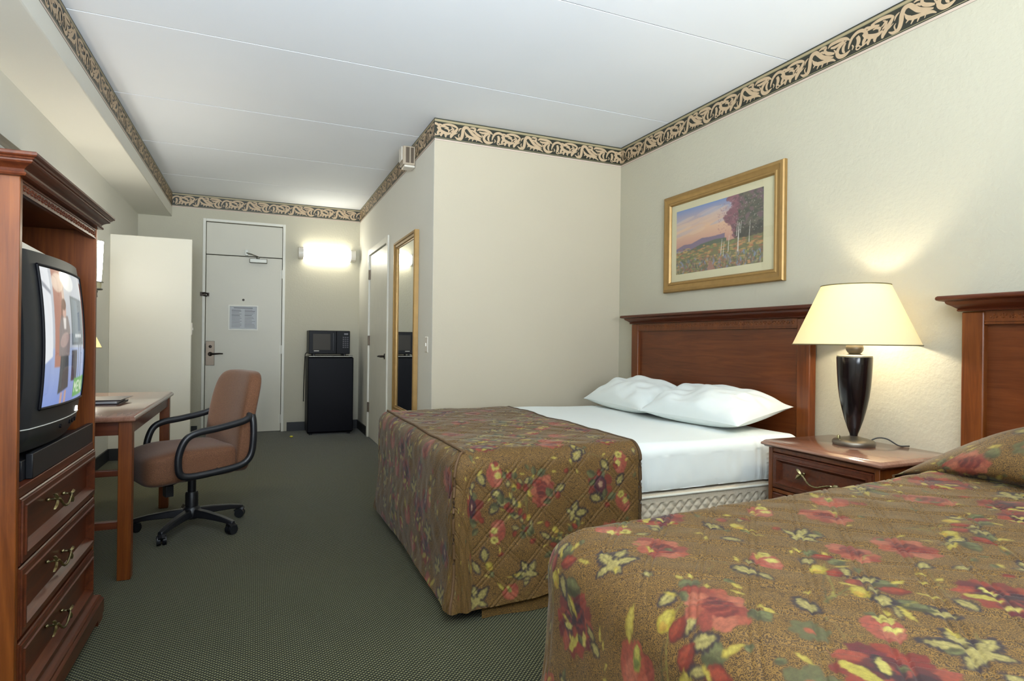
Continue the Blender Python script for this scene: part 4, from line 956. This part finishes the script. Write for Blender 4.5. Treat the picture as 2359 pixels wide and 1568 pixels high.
    def bits(s, n, x0, x1, y0, y1):
        r = s.r
        for _ in range(n):
            S, T, a = r.uniform(x0, x1), r.uniform(y0, y1), r.uniform(0, 6.28); s.at(S, T, 1, a)
            q = r.random()
            if q < .42: s.yleaf(0, 0, r.uniform(.022, .045), r.uniform(.004, .007), 0)
            elif q < .54: s.cream(0, 0, r.uniform(.03, .05), r.uniform(.010, .014), 0)
            elif q < .62: s.bud(0, 0, r.uniform(.026, .04), r.uniform(.010, .014), 0)
            elif q < .82: s.green(0, 0, r.uniform(.02, .04), .009, 0)
            else: s.L([(0, 0), (.02, .006), (.045, .0)], [.002, .003, .001], '#8a7f42')
    def scatter(s, cells, step, skip=lambda a, b: False):
        """fill the rest of the cloth with the same motifs on a half-drop lattice"""
        r = s.r; kinds = [s.peony, s.bouquet, s.rose, s.maple, s.salmon, s.sprig, s.purple, s.tulip, s.maple, s.pair]
        (x0, x1), (y0, y1) = cells; i = 0; X = x0
        while X < x1:
            Y = y0+(step*.5 if i % 2 else 0); j = 0
            while Y < y1:
                a, b = X+r.uniform(-.03, .03), Y+r.uniform(-.03, .03)
                if not skip(a, b): s.at(a, b, r.uniform(.85, 1.05), r.uniform(-.7, .7), r.choice((-1, 1))); kinds[(i*3+j*7) % len(kinds)]()
                Y += step; j += 1
            X += step*.62; i += 1

def drape(name, core, Z, r, h, gs, gt, cv, mats, disp=None, zfun=None, flare=.03, parent=None, loc=None, pn=2.0):
    X0, X1, Y0, Y1 = core; S, Tt = np.meshgrid(gs, gt, indexing='ij')
    cx = np.clip(S, X0, X1); cy = np.clip(Tt, Y0, Y1); dx = S-cx; dy = Tt-cy; d = (np.abs(dx)**pn+np.abs(dy)**pn)**(1/pn); dd = np.minimum(d, h)
    ux = dx/np.maximum(d, 1e-9); uy = dy/np.maximum(d, 1e-9); a = np.minimum(dd/r, PI/2); rest = np.maximum(dd-r*PI/2, 0)
    P = np.stack([cx+ux*(r*np.sin(a)+flare*rest), cy+uy*(r*np.sin(a)+flare*rest), Z-r*(1-np.cos(a))-rest], -1)
    N = np.stack([ux*np.sin(a), uy*np.sin(a), np.cos(a)], -1)
    if disp is not None: P = P+N*disp(S, Tt, dd, rest)[..., None]
    if zfun is not None: P[..., 2] += zfun(P[..., 0], P[..., 1], dd)
    P[..., 2] = np.maximum(P[..., 2], .004)
    out = d > h+1e-6; keep = ~(out[:-1, :-1] & out[1:, :-1] & out[1:, 1:] & out[:-1, 1:])
    w1 = .0010*np.sin(S*310+2*np.sin(Tt*170))+.0006*np.sin(Tt*520+S*90); w2 = .0010*np.sin(Tt*290+2*np.sin(S*150))+.0006*np.sin(S*480-Tt*110)
    return fast_grid(name, P, cv.sample(S+w1, Tt+w2) if cv is not None else None, mats, parent, np.stack([S, Tt], -1), loc, keep), P

def smooth_noise(seed, n=14, f=(1, 6)):
    r = np.random.RandomState(seed); K = [(r.uniform(*f)*math.cos(t), r.uniform(*f)*math.sin(t), r.uniform(0, 6.3)) for t in r.uniform(0, 6.3, n)]
    return lambda X, Y: sum(np.sin(a*X*6.28+b*Y*6.28+p) for a, b, p in K)/n**.5
def quilting(S, T, step=.108, gap=.016, ang=PI/4):
    """double-needle diamond quilting: narrow stitched channels, puffed between"""
    o = 0
    for sg in (1, -1):
        q = (S*math.cos(ang)+sg*T*math.sin(ang)) % step
        for g in (0, gap):
            e = np.minimum(np.abs(q-g), step-np.abs(q-g)); o = o-np.exp(-(e/.0030)**2)
    return o

# ------------------------------------------------------------------ BED PARTS, MATTRESSES
def headboard(label, y0, y1):
    t = thing('headboard', label, 'headboard', (XR-.03, (y0+y1)/2, 0)); xb, xf = XR-.0135, XR-.062
    for a in (y0, y1-.085):
        p = MB(); p.box(xf, xb, a, a+.085, 0, 1.245); obj('post', p, M['woodz'], t, bevel=.006)
    p = MB(); p.box(xf+.024, xb, y0+.085, y1-.085, .30, 1.19); obj('panel', p, M['panel_lit'], t)
    p = MB(); p.box(xf+.006, xb, y0+.085, y1-.085, 1.19, 1.245); p.box(xf+.001, xf+.0058, y0+.085, y1-.085, 1.192, 1.198); p.box(xf+.001, xf+.0058, y0+.085, y1-.085, 1.202, 1.206)
    carving(p, y0+.10, y1-.10, 1.224, .028, lambda y, z, h: (xf+.006-h, y, z), 44); obj('carved_frieze', p, M['woodz'], t, angle=30)
    p = MB(); o_ = .066
    p.mould(XR-.062-o_, XR-.0138, y0-o_, y1+o_, [(.064, 1.2455), (.056, 1.247), (.054, 1.252), (.058, 1.256), (.050, 1.262), (.040, 1.270), (.030, 1.276), (.026, 1.281), (.024, 1.287), (.010, 1.290), (.002, 1.294), (0, 1.299), (.001, 1.306), (.006, 1.311)], PC)
    # keep the back of the cornice flat to the wall
    p.v = [(min(v[0], XR-.0138) if v[0] < XR-.02 else XR-.0138, v[1], v[2]) for v in p.v]
    obj('cornice', p, M['wood'], t, angle=25)
    return t
headboard('cherry wood headboard behind the white-sheeted bed, under the picture', 2.286, 3.926)
headboard('cherry wood headboard cut off by the right edge, behind the fully made bed', -.092, 1.548)

def bed(label, y0, y1, base_label, dz=0.0):
    t = thing('bed_foundation', base_label, 'box spring', (1.68, (y0+y1)/2, 0))
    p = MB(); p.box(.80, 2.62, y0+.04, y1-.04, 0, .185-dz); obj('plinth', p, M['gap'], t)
    gs = np.concatenate([np.linspace(.60, 1.2, 60), np.linspace(1.21, 2.88, 420)]); gt = np.concatenate([np.linspace(y0-.21, y0-.001, 60), np.linspace(y0, y1, 40), np.linspace(y1+.001, y1+.21, 24)])
    def dq(S, T, d, rest):
        u = S/.052; v = rest/.052; w = .5
        k = np.abs(((u+v) % 1)-.5)*2; l = np.abs(((u-v) % 1)-.5)*2
        return np.where(rest > .025, .007*np.minimum(1, 1.6*np.minimum(k, l)), .006)
    o, _ = drape('box_spring', (.82, 2.60, y0+.02, y1-.02), .412-dz, .02, .255, gs, gt, None, M['ticking'], dq, flare=0, parent=t)
    tp = MB(); tp.tube([(.79, y0-.007, .400-dz), (2.62, y0-.007, .400-dz)], .006, 8); obj('box_piping', tp, M['mattress_cloth'], t)
    return t
bed('first', 2.245, 3.865, 'quilted box spring base under the white-sheeted bed')
bed('second', -.05, 1.505, 'box spring base hidden under the fully made bed', .055)
sn = smooth_noise(3, 18, (.4, 2.2)); wr_ = smooth_noise(9, 22, (6, 22))
def mattress(label, y0, y1, inset=0.0):
    def dm(S, T, d, rest):
        side = np.clip((rest-.03)/.10, 0, 1); tuck = np.exp(-((S-2.34)/.012)**2)+np.exp(-((S-2.30)/.010)**2)*.7
        fold = np.maximum(0, np.sin(S*2*PI/.031+1.3*np.sin(S*9)+2*np.sin(S*3.1)))**4*np.clip(.5+.9*np.sin(S*5.3+.6)+.5*np.sin(S*2.1), 0, 1)
        hor = np.where(S > 2.36, np.maximum(0, np.sin(rest*2*PI/.022+S*3))**3, 0)
        return .0035*sn(S, T)+.0012*wr_(S, T*.4)*(rest > 0)-.0075*fold*side-.004*tuck*(rest > -.1)+.003*hor*(rest > .02)-.014*np.clip((rest-.12)/.06, 0, 1)**2
    x0 = .82+inset; t, P = drape('mattress', (x0, 2.56, y0+.055, y1-.055-inset), (.636 if inset == 0 else .585), .055, .245, np.arange(.60+inset, 2.79, .005), np.concatenate([np.arange(y0-.20, y0+.10, .005), np.arange(y0+.10, y1+.2, .02)]), None, M['sheet'], dm, flare=.02, loc=(1.68, (y0+y1)/2, .42))
    tag(t, label, 'mattress')
    b = MB(); b.box(.80+inset, 2.59, y0+.03, y1-.03-inset, *((.4195, .44) if inset == 0 else (.365, .39))); obj('underside', b, M['mattress_cloth'], t)
    return t
mattress('mattress in a smooth white sheet on the bed below the picture', 2.25, 3.86)
mattress('mattress hidden under the floral quilt of the nearest bed', -.04, 1.50, .07)

# pillows on the first bed
def pillow(label, c, hx, hy, hz, rz, rx, seed):
    f = smooth_noise(seed, 16, (1, 4)); g = smooth_noise(seed+1, 20, (5, 12)); n, m = 90, 64; b = MB()
    u, v = np.meshgrid(np.linspace(-1, 1, n), np.linspace(-1, 1, m), indexing='ij'); Rz = Matrix.Rotation(rz, 3, 'Z') @ Matrix.Rotation(rx, 3, 'Y')
    def half(sg):
        e = np.clip((1-np.abs(u)**2.6), 0, 1)**.62*np.clip((1-np.abs(v)**2.4), 0, 1)**.60
        px = v*hx*(1-.10*(1-np.abs(u)**2)*0-.07*(1-v*v)*0)*(1-.09*(1-np.abs(u)**3)*np.abs(v)**6); py = u*hy*(1-.06*(1-np.abs(v)**3)*np.abs(u)**6)
        crease = (.014*f(u*.5, v*.5))*e+.006*g(u*.35+v*.15, v*.3)*np.clip(e*1.5, 0, 1)*(1-.4*e)
        pz = sg*(hz if sg > 0 else hz*.55)*e+(crease if sg > 0 else 0)
        return np.stack([px, py, pz], -1)
    for sg in (1, -1):
        q = half(sg).reshape(-1, 3) @ np.array(Rz).T+np.array(c); b.grid(q.reshape(n, m, 3))
    o = obj('pillow', b, M['sheet'], loc=(c[0], c[1], .64), angle=80); return tag(o, label, 'pillow', None)
pillow('white pillow at the far side of the sheeted bed, near the alcove wall', (2.425, 3.445, .718), .225, .415, .135, -.08, -.16, 21)
pillow('white pillow at the near side of the sheeted bed, overlapping the other', (2.43, 2.735, .722), .225, .385, .130, .10, -.18, 33)

# ------------------------------------------------------------------ BEDSPREADS
qn = smooth_noise(41, 20, (.5, 3)); qw = smooth_noise(42, 24, (4, 14))
# first bed: folded back to the foot
Print.cream3 = lambda s: (s.L([(-.06, -.03), (-.03, -.01), (.0, .0)], [.002, .002, .002], '#8f844a'), s.cream(0, 0, .065, .021, .1))
Print.green3 = lambda s: (s.green(0, 0, .05, .018, .2), s.green(-.01, .01, .04, .014, 1.3, True), s.bud(-.02, -.015, .036, .013, -.6))
c1 = Canvas(620, 1160, .08, 1.56, 1.60, 4.40, '#6a4a28'); pr = Print(c1)
near = lambda S, T: T < 2.50
pr.mode = 'foot'; pr.scatter(((.10, 1.56), (2.30, 4.40)), .200, lambda S, T: T < 2.32 and S > .7)
pr.mode = 'side'
for fn, S, T, k, rot, fl in [('salmon', .87, 2.138, 1, .1, 1), ('sprig', .80, 2.20, .8, 1.2, 1), ('bouquet', .985, 2.085, .62, .3, 1), ('rose', 1.085, 2.06, 1, 1.4, 1), ('purple', .765, 2.018, 1.0, 0, 1), ('sprig', .85, 2.03, .8, -.6, 1), ('bouquet', .995, 1.97, .55, 2.9, 1), ('salmon', .885, 1.916, 1, 3.0, 1), ('pair', .83, 1.80, 1.1, .4, 1), ('maple', 1.02, 1.724, 1, .5, 1), ('maple', .80, 1.65, 1, .2, -1), ('tulip', .94, 1.67, .6, .5, 1), ('purple', 1.356, 2.06, 1.05, .2, 1), ('sprig', 1.235, 2.17, 1, .9, 1), ('sprig', 1.38, 2.17, .9, -.5, 1), ('maple', 1.225, 1.95, .8, -1.3, 1), ('salmon', 1.46, 2.15, 1, 0, -1), ('bouquet', 1.20, 1.84, .6, 0, -1), ('rose', 1.40, 1.85, 1, .3, 1), ('peony', 1.28, 1.68, .8, 0, 1), ('salmon', 1.47, 1.98, 1, .5, 1), ('pair', 1.12, 1.90, 1, .8, 1), ('rose', 1.16, 2.285, .9, 0, 1), ('peony', .86, 2.29, .7, .3, 1), ('sprig', 1.0, 2.28, 1, 0, 1), ('peony', 1.44, 2.29, .6, .3, 1), ('pair', .74, 1.80, 1, .2, 1), ('cream3', .80, 2.155, 1, -1.2, 1), ('cream3', .855, 2.075, 1, -.5, 1), ('cream3', .85, 1.985, 1, .8, 1), ('cream3', .835, 1.80, 1, 1.6, 1), ('cream3', 1.22, 2.17, 1.2, .6, 1), ('cream3', 1.30, 2.02, 1.1, -.4, 1), ('cream3', 1.23, 1.95, 1.1, 0, 1), ('cream3', 1.36, 2.17, 1, -1, 1), ('cream3', 1.44, 2.05, 1, .9, 1), ('green3', 1.06, 2.12, 1, .4, 1), ('green3', 1.13, 2.03, 1, 2, 1), ('green3', .90, 2.02, 1, 1.5, 1), ('green3', 1.33, 2.10, 1, 2.4, 1), ('green3', 1.39, 2.0, 1, .2, 1), ('green3', 1.02, 1.88, 1, 1, 1), ('green3', .80, 1.95, 1, 2.6, 1)]:
    getattr(pr.at(S, T, k, rot, fl), fn)()
pr.mode = 'foot'
for fn, S, T, k, rot in [('peony', .575, 2.215, .8, .3), ('salmon', .49, 2.52, .9, 0), ('peony', .27, 2.20, .8, 0), ('purple', .42, 2.75, .8, 0), ('maple', .14, 2.32, .9, .4)]: getattr(pr.at(S, T, k, rot), fn)()
pr.mode = 'side'; pr.bits(430, .1, 1.56, 1.6, 4.3); c1.soften(1); c1.c[..., :3] *= (.74, .71, .57)
def d1(S, T, d, rest): return .0030*quilting(S, T)*np.clip((1.552-S)/.03, 0, 1)*np.where((S < .81) & (d > 0) & (T > 2.28), .35, 1)+.004*qn(S, T)+.0012*qw(S, T)+.010*np.sin(S*2*PI/.42+T*3)*np.clip(rest/.5, 0, 1)
gs = np.concatenate([np.arange(.11, .79, .005), np.arange(.79, 1.561, .0035)]); gt = np.concatenate([np.arange(1.60, 2.40, .0035), np.arange(2.40, 4.36, .006)])
def zf1(X, Y, d): return np.where(d > .4, (.035*np.clip((X-.86)/.4, 0, 1))*np.clip((d-.4)/.27, 0, 1)*(Y < 2.6), 0)
bs1, P1 = drape('bedspread', (.780, 1.555, 2.275, 3.695), .662, .075, .655, gs, gt, c1, M['quilt'], d1, zf1, loc=(1.1, 3.0, .66), pn=5.0)
tag(bs1, 'brown floral quilted bedspread folded down to the foot of the bed below the picture', 'bedspread')
p = MB(); p.tube([tuple(P1[-1, j]+np.array([.004, 0, -.004])) for j in range(0, P1.shape[1], 5)], .009, 8); obj('folded_edge', p, M['quilt'], bs1)
ki = int(np.argmin(np.abs(gs-.755)))
p = MB(); p.tube([tuple(P1[ki, j]+np.array([-.002, 0, .003])) for j in range(int(np.argmin(np.abs(gt-2.235))), int(np.argmin(np.abs(gt-3.73))), 4)], .0055, 8); obj('foot_piping', p, M['binding'], bs1)
jj = [int(np.argmin(np.hypot(0*gs, gs-q))) for q in np.arange(.34, .79, .02)]
def corner(dist):
    i = int(np.argmin(np.abs(gs-(.780-dist*.872)))); j = int(np.argmin(np.abs(gt-(2.275-dist*.872)))); return tuple(P1[i, j]+np.array([-.003, -.002, 0]))
p = MB(); p.tube([corner(q) for q in np.arange(.03, .665, .02)], .006, 8); obj('corner_seam', p, M['binding'], bs1)
# skirt strip showing under the hem
sk = Canvas(200, 40, 0, 0, 2, .2, '#5a4024'); ps = Print(sk); ps.mode = 'side'
for k in range(14): ps.at(.1+.15*k, .1, .8, k); (ps.rose if k % 3 == 0 else ps.pair)()
a_, b_ = np.meshgrid(np.linspace(0, 1.78, 240), np.linspace(0, .2, 26), indexing='ij')
skirt = fast_grid('bed_skirt', np.stack([.83+a_, 2.212+.006*np.sin(a_*22)-.10*0+.01*b_, .002+b_], -1), sk.sample(a_, b_), M['quilt'], None, np.stack([a_, b_], -1), (1.7, 2.22, 0))
tag(skirt, 'floral bed skirt strip brushing the carpet below the folded bedspread', 'bed skirt')

# second bed: fully made
c2 = Canvas(1040, 1080, .10, -.20, 2.46, 2.06, '#6a4a28'); pr = Print(c2); pr.mode = 'foot'
used = []
place = [('maple', .748, 1.158, 1, .5, 1), ('rose', .885, 1.16, 1.05, .1, 1), ('bouquet', .702, .885, 1.0, 0, 1), ('rose', .795, .872, 1.1, -.2, 1), ('tulip', .594, .985, 1.0, 0, 1), ('cream2', .948, 1.002, 1, .3, 1), ('cream2', .936, .768, 1, -.2, -1), ('peony', .575, 1.235, 1.0, .6, 1), ('peony', .875, .575, 1.2, -.3, 1), ('greenflower', .756, .636, 1.3, 0, 1), ('maple', 1.05, .570, 1.15, 1.2, 1), ('sprig', .53, 1.085, .8, 2.2, 1), ('salmon', .996, .69, 1, .8, 1), ('cream2', 1.116, .714, 1, .4, 1), ('salmon', 1.04, .99, .9, 1.2, 1), ('bouquet', 1.12, .87, .9, .5, 1), ('peony', 1.30, .66, 1, 0, 1), ('rose', 1.40, .92, 1.1, 0, 1), ('rose', 1.43, 1.16, 1, .2, 1), ('bouquet', 1.66, .95, .9, -.4, 1), ('maple', 1.24, 1.08, .9, -.5, 1), ('sprig', 1.02, 1.18, 1, .3, 1), ('pair', 1.14, 1.22, 1.2, 1.4, 1), ('tulip', 1.56, 1.25, .9, .8, 1), ('maple', 1.50, .70, 1, .1, 1), ('peony', 1.76, .70, 1, .1, 1), ('rose', 1.84, 1.14, 1, .5, 1), ('salmon', 1.30, 1.26, 1, .9, 1), ('greenflower', .872, .735, 1, 0, 1), ('green2', .845, .825, 1, 0, 1), ('maple', .45, .90, 1, .6, 1), ('rose', .52, .76, 1, .2, 1)]
Print.cream2 = lambda s: (s.L([(-.09, -.02), (-.04, 0), (.0, .002)], [.002, .002, .003], '#9a8f52'), s.cream(0, 0, .075, .024, .05))
Print.green2 = lambda s: (s.green(-.01, 0, .055, .024, -.2), s.yleaf(-.02, .02, .05, .008, .1))
for fn, S, T, k, rot, fl in place: getattr(pr.at(S, T, k, rot, fl), fn)(); used.append((S, T))
pr.scatter(((.14, 2.44), (-.15, 2.0)), .185, lambda S, T: any(math.hypot(S-a, T-b) < .13 for a, b in used))
pr.bits(470, .12, 2.42, -.1, 1.7); c2.soften(1); c2.c[..., :3] *= (.74, .71, .57)
def d2(S, T, d, rest): return .0036*quilting(S, T)*np.clip((S-.70)/.08, .12, 1)+.0035*qn(S, T)+.0012*qw(S, T)+.012*np.sin(S*2*PI/.5+T*7)*np.clip(rest/.5, 0, 1)
gs = np.concatenate([np.arange(.13, 1.25, .0024), np.arange(1.25, 2.37, .004)]); gt = np.concatenate([np.arange(-.18, .30, .008), np.arange(.30, 1.42, .0024), np.arange(1.42, 2.01, .006)])
def z2(X, Y, d): return (.045*np.clip((X-.80)/1.35, 0, 1)+.05*np.exp(-((X-2.42)/.16)**2))*np.clip(1-d/.3, 0, 1)
bs2, P2 = drape('bedspread', (.815, 2.365, -.17, 1.340), .612, .118, .62, gs, gt, c2, M['quilt'], d2, z2, loc=(1.5, .7, .65), pn=2.4)
tag(bs2, 'brown floral quilted bedspread covering the nearest bed right up over its pillows', 'bedspread')
# pillow bulge of the bedspread
def roll(y):
    e = np.clip((1.535-y)/.53, 0, 1); return np.sin(e*PI/2)**.85
cr = crom([(2.33, .650), (2.21, .662), (2.145, .70), (2.17, .765), (2.28, .825), (2.42, .858), (2.55, .848), (2.64, .785), (2.675, .70)], 10)
ys = np.concatenate([np.linspace(1.535, 1.30, 120), np.linspace(1.297, -.05, 260)]); e = roll(ys)[:, None]
Zb = .648; X = 2.46+(cr[None, :, 0]-2.46)*(.62+.38*e); Zp = Zb-.05*(1-e)+(cr[None, :, 1]-Zb)*e
S_, T_ = np.meshgrid(np.linspace(1.1, 1.72, len(cr)), ys); arc = S_
PP = np.stack([X, np.repeat(ys[:, None], len(cr), 1), Zp], -1); PP[..., 2] += .005*qn(S_, T_)*e+.0035*quilting(S_, T_)*e
t_, s_ = T_-.35, S_-.5
po = fast_grid('pillow_cover', PP, c2.sample(s_, t_), M['quilt'], bs2, np.stack([s_, t_], -1))
p = MB(); p.tube([(x, 1.535, z) for x, z in zip(X[0], Zp[0])], .006, 8); obj('cover_edge', p, M['binding'], bs2)

# ------------------------------------------------------------------ NIGHTSTAND
ns = thing('nightstand', 'cherry wood nightstand with one drawer between the two beds', 'nightstand', (2.5, 1.88, 0))
NX, NY0, NY1 = 2.285, 1.605, 2.165
p = MB(); p.mould(NX-.026, XR-.014, NY0-.026, NY1+.026, [(.022, .606), (.014, .608), (.010, .613), (.002, .616), (0, .620), (.001, .626), (.004, .629), (.007, .631), (.011, .636), (.017, .640)], PC); obj('top', p, M['desktop'], ns, angle=50)
p = MB(); p.box(NX, XR-.016, NY0, NY0+.022, .0, .606); p.box(NX, XR-.016, NY1-.022, NY1, .0, .606); p.box(XR-.03, XR-.016, NY0+.022, NY1-.022, .06, .606); p.box(NX+.004, XR-.03, NY0+.022, NY1-.022, .586, .606); p.box(NX+.004, XR-.03, NY0+.022, NY1-.022, .395, .412); p.box(NX+.004, XR-.03, NY0+.022, NY1-.022, .06, .08)
obj('case', p, M['woodz'], ns, bevel=.002)
p = MB(); p.mould(NY0+.024, NY1-.024, .416, .583, DP, lambda a, b, h: (NX-h+.004, a, b)); p.box(NX+.02, XR-.06, NY0+.05, NY1-.05, .43, .55)
dr = obj('drawer', p, M['woodx'], ns, angle=25); pull(dr, (NX+.013, 1.885, .498), (0, -1, 0), (-1, 0, 0), 1.08)
p = MB(); p.mould(NY0+.024, NY1-.024, .085, .392, DP, lambda a, b, h: (NX-h+.004, a, b)); obj('lower_door', p, M['woodx'], ns, angle=25)

# ------------------------------------------------------------------ LIGHT AND CAMERA
LA.energy = 21; LB.energy = 22
w = bpy.data.worlds.new('sky'); scene.world = w; w.use_nodes = True
bg = w.node_tree.nodes['Background']; bg.inputs['Color'].default_value = (.62, .76, 1.0, 1); bg.inputs['Strength'].default_value = 1.2
def area(name, loc, target, sx, sy, e, col, spread=180):
    L = bpy.data.lights.new(name, 'AREA'); L.shape = 'RECTANGLE'; L.size = sx; L.size_y = sy; L.energy = e; L.color = col; L.spread = math.radians(spread)
    o = bpy.data.objects.new(name, L); o.location = loc; o.rotation_euler = (Vector(target)-Vector(loc)).to_track_quat('-Z', 'Y').to_euler(); COL.objects.link(o); return L
area('window_fill', ((W0+W1)/2, YF-.16, (WZ0+WZ1)/2), ((W0+W1)/2, .75, 4.2), W1-W0-.1, WZ1-WZ0-.1, 400, (.84, .93, 1.0), 120)  # added fill outside the unseen window, tipped up to bounce off the ceiling

f, yaw, pitch, roll_ = 1373.88, .404077, .001357, -.0119
fw = Vector((math.sin(yaw)*math.cos(pitch), math.cos(yaw)*math.cos(pitch), math.sin(pitch))); rt = Vector((math.cos(yaw), -math.sin(yaw), 0)); dn = fw.cross(rt)
c, s = math.cos(roll_), math.sin(roll_); r2 = rt*c+dn*s; d2_ = -rt*s+dn*c
cam = bpy.data.cameras.new('camera'); co = bpy.data.objects.new('camera', cam); COL.objects.link(co)
co.matrix_world = Matrix(((r2.x, -d2_.x, -fw.x, 0), (r2.y, -d2_.y, -fw.y, 0), (r2.z, -d2_.z, -fw.z, 1.1), (0, 0, 0, 1)))
cam.sensor_fit = 'HORIZONTAL'; cam.sensor_width = 36; cam.lens = f/2359*36; cam.clip_start = .02
scene.camera = co
scene.view_settings.view_transform = 'Standard'; scene.view_settings.look = 'None'; scene.view_settings.gamma = 1.0; scene.view_settings.exposure = 0.12
scene.view_settings.use_curve_mapping = False
cy = scene.cycles; cy.use_adaptive_sampling = True; cy.adaptive_threshold = .02; cy.max_bounces = 9; cy.diffuse_bounces = 6; cy.glossy_bounces = 4; cy.transparent_max_bounces = 12; cy.sample_clamp_indirect = 6; cy.caustics_reflective = False; cy.caustics_refractive = False
